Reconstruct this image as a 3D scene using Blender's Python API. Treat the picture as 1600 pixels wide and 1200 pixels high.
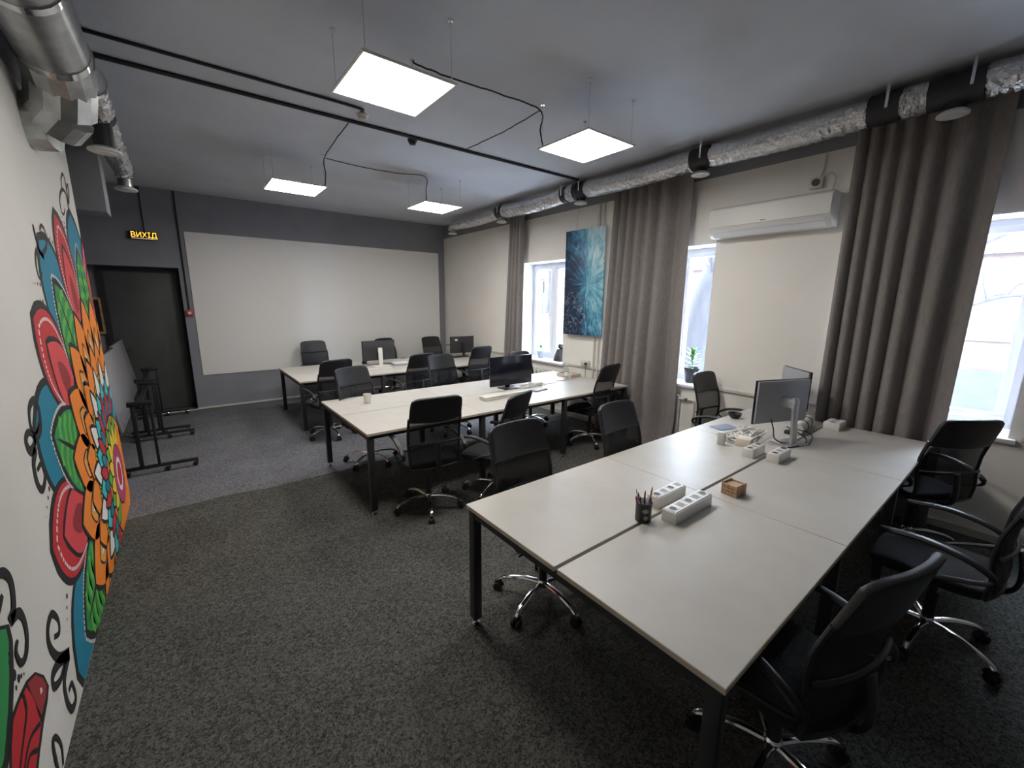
import bpy, bmesh, math, random
from mathutils import Vector, Matrix, noise
random.seed(7)
S = bpy.context.scene
for o in list(bpy.data.objects):
    bpy.data.objects.remove(o)
col = S.collection
R = math.radians
PI = math.pi

# ------------------------------------------------------------------ camera
F_PX, YAW, PITCH, ROLL, CAM_H = 649.54, R(38.245), R(11.193), R(0.479), 1.82
_F = Vector((math.sin(YAW)*math.cos(PITCH), math.cos(YAW)*math.cos(PITCH), -math.sin(PITCH)))
_R0 = Vector((math.cos(YAW), -math.sin(YAW), 0))
_U0 = _R0.cross(_F)
_R = _R0*math.cos(ROLL) + _U0*math.sin(ROLL)
_U = -_R0*math.sin(ROLL) + _U0*math.cos(ROLL)
cd = bpy.data.cameras.new('camera')
cd.sensor_fit = 'HORIZONTAL'; cd.sensor_width = 36.0
cd.lens = F_PX*36.0/1600.0
cd.clip_start = 0.05; cd.clip_end = 300
cam = bpy.data.objects.new('camera', cd)
col.objects.link(cam)
m3 = Matrix((_R, _U, -_F)).transposed()
cam.matrix_world = Matrix.Translation((0, 0, CAM_H)) @ m3.to_4x4()
S.camera = cam

def wall_pt(u, v, wx):
    """pixel of the photograph -> (y, z) on the wall plane x = wx (survey of the painted wall)"""
    d = _R*(u-800) - _U*(v-600) + _F*F_PX
    t = wx/d.x
    return (d.y*t, CAM_H + d.z*t)

# ------------------------------------------------------------------ world, exposure
W = bpy.data.worlds.new('overcast_sky'); S.world = W
W.use_nodes = True
wn = W.node_tree.nodes; wn.clear()
wo = wn.new('ShaderNodeOutputWorld'); wb = wn.new('ShaderNodeBackground')
wb.inputs[0].default_value = (0.74, 0.84, 1.0, 1); wb.inputs[1].default_value = 29.0
W.node_tree.links.new(wb.outputs[0], wo.inputs[0])
PANEL_STRENGTH = 24.0
S.view_settings.view_transform = 'Standard'
S.view_settings.look = 'None'
S.view_settings.exposure = 0.75
S.view_settings.gamma = 1.0
S.view_settings.use_curve_mapping = False
S.cycles.max_bounces = 10
S.cycles.diffuse_bounces = 6
S.cycles.transparent_max_bounces = 16

# ------------------------------------------------------------------ materials
def mat(name, color, rough=0.6, metal=0.0, spec=0.5, emit=None, estr=0.0):
    m = bpy.data.materials.new(name); m.use_nodes = True
    b = m.node_tree.nodes['Principled BSDF']
    b.inputs['Base Color'].default_value = (*color, 1)
    b.inputs['Roughness'].default_value = rough
    b.inputs['Metallic'].default_value = metal
    b.inputs['Specular IOR Level'].default_value = spec
    if emit:
        b.inputs['Emission Color'].default_value = (*emit, 1)
        b.inputs['Emission Strength'].default_value = estr
    return m

def noisy(m, c1, c2, scale, detail=4, bump=0.0, bscale=None, rough=0.6, stretch=None, lo=0.35, hi=0.65):
    nt = m.node_tree; N = nt.nodes; L = nt.links
    b = N['Principled BSDF']
    tc = N.new('ShaderNodeTexCoord'); mp = N.new('ShaderNodeMapping')
    L.new(tc.outputs['Object'], mp.inputs[0])
    if stretch: mp.inputs['Scale'].default_value = stretch
    n = N.new('ShaderNodeTexNoise'); n.inputs['Scale'].default_value = scale; n.inputs['Detail'].default_value = detail
    L.new(mp.outputs[0], n.inputs['Vector'])
    r = N.new('ShaderNodeValToRGB')
    r.color_ramp.elements[0].position = lo; r.color_ramp.elements[0].color = (*c1, 1)
    r.color_ramp.elements[1].position = hi; r.color_ramp.elements[1].color = (*c2, 1)
    L.new(n.outputs['Fac'], r.inputs[0]); L.new(r.outputs[0], b.inputs['Base Color'])
    if bump:
        n2 = N.new('ShaderNodeTexNoise'); n2.inputs['Scale'].default_value = bscale or scale; n2.inputs['Detail'].default_value = 3
        L.new(mp.outputs[0], n2.inputs['Vector'])
        bp = N.new('ShaderNodeBump'); bp.inputs['Strength'].default_value = bump; bp.inputs['Distance'].default_value = 0.01
        L.new(n2.outputs['Fac'], bp.inputs['Height']); L.new(bp.outputs[0], b.inputs['Normal'])
    b.inputs['Roughness'].default_value = rough
    return m

M = {}
M['ceiling'] = noisy(mat('ceiling_paint', (0.1,)*3, 0.8), (0.54, 0.56, 0.61), (0.58, 0.60, 0.65), 2.0, bump=0.15, bscale=30, rough=0.75)
M['darkwall'] = noisy(mat('dark_wall_paint', (0.03,)*3), (0.235, 0.238, 0.265), (0.26, 0.263, 0.29), 3.0, bump=0.1, bscale=40, rough=0.6)
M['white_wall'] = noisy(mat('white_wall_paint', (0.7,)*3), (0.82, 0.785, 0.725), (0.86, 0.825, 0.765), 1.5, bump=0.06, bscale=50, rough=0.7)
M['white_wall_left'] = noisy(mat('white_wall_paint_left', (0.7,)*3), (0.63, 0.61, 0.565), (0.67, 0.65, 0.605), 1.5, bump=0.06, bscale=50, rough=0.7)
M['reveal'] = mat('white_reveal_paint', (0.80, 0.80, 0.82), 0.6)
def carpet_mat(name, c1, c2):
    m = mat(name, c1, 0.97, spec=0.1); nt = m.node_tree; N = nt.nodes; L = nt.links; b = N['Principled BSDF']
    tc = N.new('ShaderNodeTexCoord')
    def vor(sc):
        v = N.new('ShaderNodeTexVoronoi'); v.inputs['Scale'].default_value = sc; L.new(tc.outputs['Object'], v.inputs['Vector'])
        sp = N.new('ShaderNodeSeparateColor'); L.new(v.outputs['Color'], sp.inputs[0]); return v, sp.outputs[0]
    v1, a1 = vor(210); v2, a2 = vor(85)
    nz = N.new('ShaderNodeTexNoise'); nz.inputs['Scale'].default_value = 2.2; nz.inputs['Detail'].default_value = 4; L.new(tc.outputs['Object'], nz.inputs['Vector'])
    def mth(op, x, y):
        n = N.new('ShaderNodeMath'); n.operation = op
        for i, q in enumerate((x, y)):
            if isinstance(q, (int, float)): n.inputs[i].default_value = q
            else: L.new(q, n.inputs[i])
        return n.outputs[0]
    f = mth('ADD', mth('ADD', mth('MULTIPLY', a1, .5), mth('MULTIPLY', a2, .4)), mth('MULTIPLY', mth('SUBTRACT', nz.outputs['Fac'], .5), .35))
    r = N.new('ShaderNodeValToRGB'); r.color_ramp.elements[0].position = .1; r.color_ramp.elements[0].color = (*c1, 1)
    r.color_ramp.elements[1].position = .85; r.color_ramp.elements[1].color = (*c2, 1)
    L.new(f, r.inputs[0]); L.new(r.outputs[0], b.inputs['Base Color'])
    bp = N.new('ShaderNodeBump'); bp.inputs['Strength'].default_value = .35; bp.inputs['Distance'].default_value = .006
    L.new(f, bp.inputs['Height']); L.new(bp.outputs[0], b.inputs['Normal'])
    return m
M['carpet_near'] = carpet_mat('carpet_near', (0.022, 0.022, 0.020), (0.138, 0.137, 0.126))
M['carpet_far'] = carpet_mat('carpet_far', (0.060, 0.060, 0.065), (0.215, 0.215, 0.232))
M['board'] = mat('whiteboard_paint', (0.84, 0.825, 0.795), 0.5)
M['desk'] = noisy(mat('desk_laminate', (0.68,)*3), (0.50, 0.478, 0.44), (0.53, 0.507, 0.466), 6, rough=0.40)
M['desk_edge'] = mat('desk_edge_band', (0.52, 0.45, 0.36), 0.5)
M['graphite'] = mat('graphite_powdercoat', (0.022, 0.023, 0.028), 0.45)
M['chrome'] = mat('chrome', (0.80, 0.80, 0.82), 0.14, 1.0)
M['steel'] = noisy(mat('galvanised_steel', (0.5,)*3, 0.35, 1.0), (0.42, 0.44, 0.44), (0.60, 0.62, 0.62), 9, rough=0.33)
M['foil'] = noisy(mat('aluminium_foil', (0.8,)*3, 0.25, 1.0), (0.66, 0.66, 0.67), (0.86, 0.86, 0.87), 40, bump=0.9, bscale=55, rough=0.26)
M['black_plastic'] = mat('black_plastic', (0.014, 0.014, 0.016), 0.42)
M['leather'] = mat('black_leatherette', (0.016, 0.016, 0.019), 0.48)
M['fabric'] = noisy(mat('black_fabric', (0.014,)*3), (0.010, 0.010, 0.012), (0.02, 0.02, 0.024), 120, bump=0.3, bscale=200, rough=0.9)
M['rubber'] = mat('black_rubber', (0.01, 0.01, 0.01), 0.6)
M['white_plastic'] = mat('white_plastic', (0.70, 0.69, 0.65), 0.4)
M['ivory'] = mat('ivory_plastic', (0.62, 0.60, 0.54), 0.45)
M['pvc'] = mat('window_pvc', (0.80, 0.80, 0.82), 0.35)
M['screen'] = mat('dark_screen', (0.008, 0.009, 0.018), 0.18)
M['silver'] = mat('silver_plastic', (0.33, 0.33, 0.345), 0.42, 0.15)
M['silver_light'] = mat('silver_stand', (0.58, 0.58, 0.60), 0.3, 0.6)
M['dark_gray'] = mat('dark_gray_plastic', (0.035, 0.036, 0.04), 0.45)
M['tabletop_gray'] = mat('gray_laminate', (0.27, 0.27, 0.29), 0.4)
M['wood'] = noisy(mat('pale_wood', (0.5,)*3), (0.36, 0.21, 0.11), (0.52, 0.34, 0.20), 14, rough=0.55, stretch=(1, 8, 1))
M['darkdoor'] = noisy(mat('dark_door_paint', (0.02,)*3), (0.075, 0.082, 0.078), (0.09, 0.098, 0.093), 4, rough=0.5)
M['leaf'] = noisy(mat('plant_leaf', (0.1, 0.3, 0.08)), (0.05, 0.20, 0.05), (0.18, 0.42, 0.13), 20, rough=0.45)
M['stem'] = mat('plant_stem', (0.10, 0.16, 0.05), 0.6)
M['soil'] = noisy(mat('potting_soil', (0.03,)*3), (0.02, 0.014, 0.01), (0.06, 0.045, 0.03), 60, rough=0.95)
M['pot_dark'] = mat('dark_pot', (0.045, 0.045, 0.06), 0.5)
M['pot_gray'] = mat('gray_pot', (0.30, 0.34, 0.40), 0.5)
M['red'] = mat('red_plastic', (0.55, 0.03, 0.05), 0.4)
M['paper'] = mat('white_paper', (0.74, 0.74, 0.72), 0.8)
M['blue_bag'] = mat('pale_blue_film', (0.30, 0.45, 0.58), 0.3)
M['slate'] = mat('slate_blue_cover', (0.17, 0.20, 0.30), 0.5)
M['brick'] = None

def glassy(name, tint, amount, rough=0.02):
    m = bpy.data.materials.new(name); m.use_nodes = True
    nt = m.node_tree; N = nt.nodes; L = nt.links; N.clear()
    out = N.new('ShaderNodeOutputMaterial'); mix = N.new('ShaderNodeMixShader')
    tr = N.new('ShaderNodeBsdfTransparent'); tr.inputs[0].default_value = (*tint, 1)
    gl = N.new('ShaderNodeBsdfGlossy'); gl.inputs['Roughness'].default_value = rough
    fr = N.new('ShaderNodeLayerWeight'); fr.inputs['Blend'].default_value = 0.5
    pw = N.new('ShaderNodeMath'); pw.operation = 'POWER'; pw.inputs[1].default_value = 5.0
    mt = N.new('ShaderNodeMath'); mt.operation = 'MULTIPLY_ADD'; mt.inputs[1].default_value = 0.9; mt.inputs[2].default_value = 0.04*amount
    L.new(fr.outputs['Facing'], pw.inputs[0]); L.new(pw.outputs[0], mt.inputs[0]); L.new(mt.outputs[0], mix.inputs[0])
    L.new(tr.outputs[0], mix.inputs[1]); L.new(gl.outputs[0], mix.inputs[2]); L.new(mix.outputs[0], out.inputs[0])
    return m
M['glass'] = glassy('window_glass', (0.96, 0.98, 0.98), 1.0)
M['clear_plastic'] = glassy('clear_plastic', (0.85, 0.90, 0.92), 2.0, 0.1)

def meshy(name, colr, opac):
    m = bpy.data.materials.new(name); m.use_nodes = True
    nt = m.node_tree; N = nt.nodes; L = nt.links
    b = N['Principled BSDF']; b.inputs['Base Color'].default_value = (*colr, 1); b.inputs['Roughness'].default_value = 0.6
    out = N['Material Output']
    mix = N.new('ShaderNodeMixShader'); tr = N.new('ShaderNodeBsdfTransparent'); mix.inputs[0].default_value = opac
    L.new(tr.outputs[0], mix.inputs[1]); L.new(b.outputs[0], mix.inputs[2]); L.new(mix.outputs[0], out.inputs[0])
    return m
M['mesh'] = meshy('black_mesh_weave', (0.016, 0.016, 0.02), 0.66)
M['cup'] = meshy('frosted_cup', (0.80, 0.77, 0.72), 0.72)

def emitter(name, c, s):
    m = bpy.data.materials.new(name); m.use_nodes = True
    nt = m.node_tree; nt.nodes.clear()
    out = nt.nodes.new('ShaderNodeOutputMaterial'); e = nt.nodes.new('ShaderNodeEmission')
    e.inputs[0].default_value = (*c, 1); e.inputs[1].default_value = s
    nt.links.new(e.outputs[0], out.inputs[0]); return m
M['led'] = emitter('led_diffuser', (1.0, 0.965, 0.915), PANEL_STRENGTH)
M['exit_glow'] = emitter('exit_letters_glow', (1.0, 0.42, 0.04), 1.6)

# curtain cloth
mc = mat('curtain_cloth', (0.15,)*3, 0.85)
noisy(mc, (0.215, 0.192, 0.184), (0.255, 0.229, 0.220), 60, bump=0.25, bscale=220, rough=0.85, stretch=(1, 1, 0.25))
M['curtain'] = mc

# ------------------------------------------------------------------ mesh helpers
class MB:
    def __init__(s): s.v = []; s.f = []
    def add(s, vs, fs):
        k = len(s.v); s.v += [tuple(p) for p in vs]; s.f += [tuple(i+k for i in f) for f in fs]; return s
    def box(s, x0, x1, y0, y1, z0, z1):
        return s.add([(x, y, z) for x in (x0, x1) for y in (y0, y1) for z in (z0, z1)],
                     [(0, 1, 3, 2), (4, 6, 7, 5), (0, 4, 5, 1), (2, 3, 7, 6), (0, 2, 6, 4), (1, 5, 7, 3)])
    def cbox(s, c, d, rot=None):
        vs = [Vector((x*d[0]/2, y*d[1]/2, z*d[2]/2)) for x in (-1, 1) for y in (-1, 1) for z in (-1, 1)]
        if rot is not None: vs = [rot @ p for p in vs]
        return s.add([p+Vector(c) for p in vs], [(0, 1, 3, 2), (4, 6, 7, 5), (0, 4, 5, 1), (2, 3, 7, 6), (0, 2, 6, 4), (1, 5, 7, 3)])
    def tube(s, pts, r, n=8, caps=True, flat=1.0):
        pts = [Vector(p) for p in pts]; N = len(pts)
        rr = r if isinstance(r, (list, tuple)) else [r]*N
        k = len(s.v); prev = None
        for i, p in enumerate(pts):
            t = (pts[min(i+1, N-1)]-pts[max(i-1, 0)]).normalized()
            if prev is None:
                a = Vector((0, 0, 1)) if abs(t.z) < 0.9 else Vector((1, 0, 0))
                u = t.cross(a).normalized()
            else:
                u = (prev - t*prev.dot(t)).normalized()
            prev = u; w = t.cross(u)
            for j in range(n):
                an = 2*PI*j/n
                s.v.append(tuple(p + u*math.cos(an)*rr[i] + w*math.sin(an)*rr[i]*flat))
        for i in range(N-1):
            for j in range(n):
                s.f.append((k+i*n+j, k+i*n+(j+1) % n, k+(i+1)*n+(j+1) % n, k+(i+1)*n+j))
        if caps:
            s.f.append(tuple(k+j for j in range(n))[::-1]); s.f.append(tuple(k+(N-1)*n+j for j in range(n)))
        return s
    def lathe(s, prof, n=16, c=(0, 0, 0)):
        k = len(s.v)
        for r, z in prof:
            for j in range(n):
                a = 2*PI*j/n; s.v.append((c[0]+r*math.cos(a), c[1]+r*math.sin(a), c[2]+z))
        for i in range(len(prof)-1):
            for j in range(n):
                s.f.append((k+i*n+j, k+i*n+(j+1) % n, k+(i+1)*n+(j+1) % n, k+(i+1)*n+j))
        s.f.append(tuple(k+j for j in range(n))[::-1])
        s.f.append(tuple(k+(len(prof)-1)*n+j for j in range(n)))
        return s
    def shell(s, fn, nu, nv, t):
        """sheet fn(u, v) with thickness t along -its normal"""
        P = [[Vector(fn(i/nu, j/nv)) for j in range(nv+1)] for i in range(nu+1)]
        Nn = []
        for i in range(nu+1):
            row = []
            for j in range(nv+1):
                du = P[min(i+1, nu)][j]-P[max(i-1, 0)][j]; dv = P[i][min(j+1, nv)]-P[i][max(j-1, 0)]
                row.append(du.cross(dv).normalized())
            Nn.append(row)
        k = len(s.v); q = (nu+1)*(nv+1); idx = lambda i, j: k+i*(nv+1)+j
        for sg in (0.5, -0.5):
            for i in range(nu+1):
                for j in range(nv+1): s.v.append(tuple(P[i][j]+Nn[i][j]*t*sg))
        for i in range(nu):
            for j in range(nv):
                a, b, c, d = idx(i, j), idx(i+1, j), idx(i+1, j+1), idx(i, j+1)
                s.f.append((a, b, c, d)); s.f.append((a+q, d+q, c+q, b+q))
        for i in range(nu):
            s.f.append((idx(i, 0), idx(i, 0)+q, idx(i+1, 0)+q, idx(i+1, 0)))
            s.f.append((idx(i, nv), idx(i+1, nv), idx(i+1, nv)+q, idx(i, nv)+q))
        for j in range(nv):
            s.f.append((idx(0, j), idx(0, j+1), idx(0, j+1)+q, idx(0, j)+q))
            s.f.append((idx(nu, j), idx(nu, j)+q, idx(nu, j+1)+q, idx(nu, j+1)))
        return s
    def build(s, name, m, parent=None, smooth=False, bevel=0.0, seg=2, loc=None, rot=None):
        me = bpy.data.meshes.new(name); me.from_pydata(s.v, [], s.f); me.update()
        bm = bmesh.new(); bm.from_mesh(me)
        bmesh.ops.recalc_face_normals(bm, faces=bm.faces)
        if bevel:
            ed = [e for e in bm.edges if len(e.link_faces) == 2 and e.calc_face_angle(0) > 0.6]
            bmesh.ops.bevel(bm, geom=ed, offset=bevel, segments=seg, profile=0.5, affect='EDGES', clamp_overlap=True)
        bm.to_mesh(me); bm.free()
        if smooth or bevel:
            me.polygons.foreach_set('use_smooth', [True]*len(me.polygons))
            try: me.set_sharp_from_angle(angle=R(38))
            except Exception: pass
        me.materials.append(m)
        o = bpy.data.objects.new(name, me); col.objects.link(o)
        if parent is not None: o.parent = parent
        if loc is not None: o.location = loc
        if rot is not None: o.rotation_euler = rot
        return o

def tag(o, label, cat, group=None):
    o['label'] = label; o['category'] = cat
    if group: o['group'] = group
    return o
def thing(name, label, cat, loc=(0, 0, 0), rz=0.0, group=None):
    o = bpy.data.objects.new(name, None); col.objects.link(o)
    o.empty_display_size = 0.1
    o.location = loc; o.rotation_euler = (0, 0, rz)
    return tag(o, label, cat, group)
def struct(o):
    o['kind'] = 'structure'; return o
def copy_tree(o, parent=None):
    c = o.copy(); col.objects.link(c)
    if parent is not None: c.parent = parent
    for ch in list(o.children): copy_tree(ch, c)
    return c
def smoothpath(pts, n=6):
    P = [Vector(p) for p in pts]; out = []
    for i in range(len(P)-1):
        p0, p1, p2, p3 = P[max(i-1, 0)], P[i], P[i+1], P[min(i+2, len(P)-1)]
        for k in range(n):
            t = k/n
            out.append(0.5*((2*p1)+(p2-p0)*t+(2*p0-5*p1+4*p2-p3)*t*t+(3*p1-p0-3*p2+p3)*t**3))
    out.append(P[-1]); return out
def text_mesh(txt, name, m, parent, size, depth, loc, rot, align='CENTER', sx=1.0):
    cu = bpy.data.curves.new(name, 'FONT'); cu.body = txt; cu.size = size; cu.extrude = depth
    cu.align_x = align; cu.align_y = 'CENTER'
    t = bpy.data.objects.new(name+'_curve', cu); col.objects.link(t)
    dg = bpy.context.evaluated_depsgraph_get(); dg.update()
    me = bpy.data.meshes.new_from_object(t.evaluated_get(dg))
    bpy.data.objects.remove(t); bpy.data.curves.remove(cu)
    me.materials.clear(); me.materials.append(m); me.name = name
    o = bpy.data.objects.new(name, me); col.objects.link(o)
    o.parent = parent; o.location = loc; o.rotation_euler = rot; o.scale = (sx, 1, 1)
    return o

# ================================================================== SETTING
LX, RX, BY, CZ, NY = -0.567, 4.80, 8.60, 3.45, -2.6
WALL_END = 4.95
XW = -2.2                 # far left of the side recess
SEAM = [(-0.567, 4.49), (0.16, 4.53), (0.56, 4.47), (1.05, 4.49), (2.0, 4.52), (3.2, 4.48), (4.8, 4.5)]

floor = struct(MB().box(XW-0.2, RX+0.5, NY-0.2, BY+0.6, -0.22, -0.012).build('floor', M['graphite']))
def carpet(pts):
    n = len(pts); mb = MB()
    mb.add([(x, y, 0.0) for x, y in pts]+[(x, y, -0.012) for x, y in pts],
           [tuple(range(n)), tuple(range(2*n-1, n-1, -1))]+[(i, i+n, (i+1) % n+n, (i+1) % n) for i in range(n)])
    return mb
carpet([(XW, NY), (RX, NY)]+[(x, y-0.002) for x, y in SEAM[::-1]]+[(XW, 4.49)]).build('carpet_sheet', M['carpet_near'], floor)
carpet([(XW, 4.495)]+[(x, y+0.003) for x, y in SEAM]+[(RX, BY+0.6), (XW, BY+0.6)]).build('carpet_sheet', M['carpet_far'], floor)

struct(MB().box(XW-0.2, RX+0.5, NY-0.2, BY+0.6, CZ, CZ+0.2).build('ceiling', M['ceiling']))
# left wall (mural wall): white up to 3.0, dark above
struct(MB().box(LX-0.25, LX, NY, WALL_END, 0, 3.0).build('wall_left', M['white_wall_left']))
struct(MB().box(LX-0.25, LX, NY, WALL_END, 3.0, CZ).build('wall_left_upper', M['darkwall']))
struct(MB().box(XW-0.2, XW, WALL_END-0.3, BY+0.6, 0, CZ).build('wall_recess', M['darkwall']))
struct(MB().box(XW, LX-0.25, WALL_END-0.3, WALL_END-0.1, 0, CZ).build('wall_recess_return', M['darkwall']))
# header beam over the recess
struct(MB().box(XW, -0.40, 5.15, 5.45, 2.55, CZ).build('trim_1', M['darkwall']))
# rear wall behind the camera
struct(MB().box(XW-0.2, RX+0.5, NY-0.2, NY, 0, CZ).build('wall_near', M['darkwall']))

# back wall with the recessed door niche x -2.2 .. 0.05, z 0 .. 2.30
bw = MB()
bw.box(0.05, RX+0.5, BY, BY+0.6, 0, CZ)
bw.box(XW, 0.05, BY, BY+0.6, 2.30, CZ)
bw.box(XW, 0.05, BY+0.34, BY+0.6, 0, 2.30)
struct(bw.build('wall_back', M['darkwall']))
dr = struct(MB().box(-0.86, 0.02, BY+0.29, BY+0.335, 0.012, 2.24).build('door_1', M['darkdoor'], bevel=0.003))
f = MB(); f.box(-0.93, -0.86, BY+0.28, BY+0.338, 0, 2.297); f.box(0.02, 0.049, BY+0.28, BY+0.338, 0, 2.297); f.box(-0.86, 0.02, BY+0.28, BY+0.338, 2.24, 2.297)
f.build('door_frame', M['graphite'], dr)
hd = MB().tube([(-0.78, BY+0.29, 1.02), (-0.78, BY+0.24, 1.02), (-0.68, BY+0.24, 1.02)], 0.01, 8); hd.cbox((-0.78, BY+0.287, 1.02), (0.05, 0.006, 0.16))
hd.build('door_handle', M['black_plastic'], dr)
struct(MB().box(-0.42, 0.05, BY-0.05, BY-0.012, 0.0, 0.012).build('trim_2', M['ivory']))
struct(MB().box(0.05, 4.78, BY-0.02, BY-0.001, 0.0, 0.028).build('baseboard_back', M['ivory']))

# right wall with three window openings
WIN = [(4.76, 5.90), (2.41, 3.55), (0.03, 1.17)]
SZ0, SZ1 = 0.84, 2.49
TH = 0.50
ys = [NY]+[e for w in sorted(WIN) for e in w]+[BY+0.6]
rw = MB(); up = MB()
for i in range(0, len(ys)-1, 2): rw.box(RX, RX+TH, ys[i], ys[i+1], 0, 3.18)
for a, b in WIN:
    rw.box(RX, RX+TH, a, b, 0, SZ0-0.04); rw.box(RX, RX+TH, a, b, SZ1, 3.18)
struct(rw.build('wall_right', M['white_wall']))
struct(MB().box(RX, RX+TH, NY, BY+0.6, 3.18, CZ).build('wall_right_upper', M['darkwall']))
for i, (a, b) in enumerate(WIN, 1):
    fx0, fx1 = RX+0.33, RX+0.40
    w = MB(); 
    for (y0, y1, z0, z1) in ((a, b, SZ0, SZ0+0.06), (a, b, SZ1-0.06, SZ1), (a, a+0.06, SZ0+0.06, SZ1-0.06), (b-0.06, b, SZ0+0.06, SZ1-0.06), ((a+b)/2-0.04, (a+b)/2+0.04, SZ0+0.06, SZ1-0.06)):
        w.box(fx0, fx1, y0, y1, z0, z1)
    wo_ = struct(w.build('window_%d' % i, M['pvc']))
    mid = (a+b)/2
    for (p, q) in ((a+0.06, mid-0.04), (mid+0.04, b-0.06)):
        s_ = MB(); t = 0.055
        s_.box(fx0-0.018, fx1-0.01, p, q, SZ0+0.06, SZ0+0.06+t); s_.box(fx0-0.018, fx1-0.01, p, q, SZ1-0.06-t, SZ1-0.06)
        s_.box(fx0-0.018, fx1-0.01, p, p+t, SZ0+0.06+t, SZ1-0.06-t); s_.box(fx0-0.018, fx1-0.01, q-t, q, SZ0+0.06+t, SZ1-0.06-t)
        so = s_.build('sash', M['pvc'], wo_, bevel=0.006)
        MB().box(fx0+0.015, fx0+0.019, p+t-0.004, q-t+0.004, SZ0+0.06+t-0.004, SZ1-0.06-t+0.004).build('pane', M['glass'], so)
    h_ = MB().cbox((fx0-0.03, mid+0.07, 1.62), (0.025, 0.028, 0.07)); h_.cbox((fx0-0.05, mid+0.07, 1.57), (0.016, 0.02, 0.13))
    h_.build('window_handle', M['white_plastic'], wo_, bevel=0.004)
    rv = MB()
    rv.box(RX+0.001, fx0, a-0.001, a+0.012, SZ0, SZ1); rv.box(RX+0.001, fx0, b-0.012, b+0.001, SZ0, SZ1); rv.box(RX+0.001, fx0, a+0.012, b-0.012, SZ1-0.012, SZ1+0.001)
    rv.build('window_reveal', M['reveal'], wo_)
    MB().box(RX-0.045, fx0, a-0.03, b+0.03, SZ0-0.035, SZ0).build('window_sill', M['pvc'], wo_, bevel=0.006)

# cable trunking along the right wall between the windows
tk = MB()
for a, b in ((-2.5, -0.02), (1.20, 2.36), (3.60, 4.72), (5.96, 8.55)): tk.box(RX-0.022, RX-0.0005, a, b, 0.83, 0.865)
struct(tk.build('trim_3', M['ivory'], bevel=0.004))
struct(MB().box(RX-0.014, RX-0.0005, NY+0.02, BY-0.02, 0.0, 0.06).build('baseboard_right', M['ivory']))

# ================================================================== OUTSIDE
struct(MB().box(RX+TH, 40, -25, 45, -0.6, -0.5).build('ground_outside', noisy(mat('snowy_ground', (0.5,)*3), (0.42, 0.42, 0.44), (0.62, 0.62, 0.64), 1.2, rough=0.9)))
def brickmat():
    m = mat('faded_brick', (0.4, 0.2, 0.15), 0.85); nt = m.node_tree
    tc = nt.nodes.new('ShaderNodeTexCoord'); mp = nt.nodes.new('ShaderNodeMapping'); mp.inputs['Rotation'].default_value = (0, R(90), R(90))
    br = nt.nodes.new('ShaderNodeTexBrick'); br.inputs['Scale'].default_value = 5
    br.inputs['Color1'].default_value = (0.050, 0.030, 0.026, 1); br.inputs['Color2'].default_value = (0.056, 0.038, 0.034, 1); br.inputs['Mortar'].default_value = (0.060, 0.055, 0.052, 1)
    nt.links.new(tc.outputs['Object'], mp.inputs[0]); nt.links.new(mp.outputs[0], br.inputs[0]); nt.links.new(br.outputs[0], nt.nodes['Principled BSDF'].inputs['Base Color'])
    return m
M['brick'] = brickmat()
hs = thing('brick_house', 'faded brick and white plaster house seen through the windows', 'building', (14.0, 6.0, -0.5))
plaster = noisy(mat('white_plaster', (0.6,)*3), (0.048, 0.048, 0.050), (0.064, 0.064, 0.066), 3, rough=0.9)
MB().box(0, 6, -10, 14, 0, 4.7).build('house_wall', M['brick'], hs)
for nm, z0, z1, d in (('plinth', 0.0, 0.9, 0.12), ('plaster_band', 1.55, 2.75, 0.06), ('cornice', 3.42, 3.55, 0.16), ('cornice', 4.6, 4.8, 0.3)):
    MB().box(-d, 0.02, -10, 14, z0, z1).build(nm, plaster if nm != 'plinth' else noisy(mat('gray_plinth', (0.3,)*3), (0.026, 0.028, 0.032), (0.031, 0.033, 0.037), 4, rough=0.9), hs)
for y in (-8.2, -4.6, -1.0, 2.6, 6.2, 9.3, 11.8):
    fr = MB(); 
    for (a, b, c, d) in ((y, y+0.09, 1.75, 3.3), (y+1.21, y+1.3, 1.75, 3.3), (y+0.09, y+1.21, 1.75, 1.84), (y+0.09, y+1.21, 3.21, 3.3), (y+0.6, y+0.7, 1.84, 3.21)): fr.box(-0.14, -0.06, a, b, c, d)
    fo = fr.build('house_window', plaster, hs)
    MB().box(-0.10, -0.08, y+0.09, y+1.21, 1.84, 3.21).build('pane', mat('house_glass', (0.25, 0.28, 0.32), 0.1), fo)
bark = noisy(mat('tree_bark', (0.2,)*3), (0.017, 0.017, 0.021), (0.027, 0.027, 0.032), 8, bump=0.6, bscale=20, rough=0.95, stretch=(1, 1, 0.25))
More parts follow.
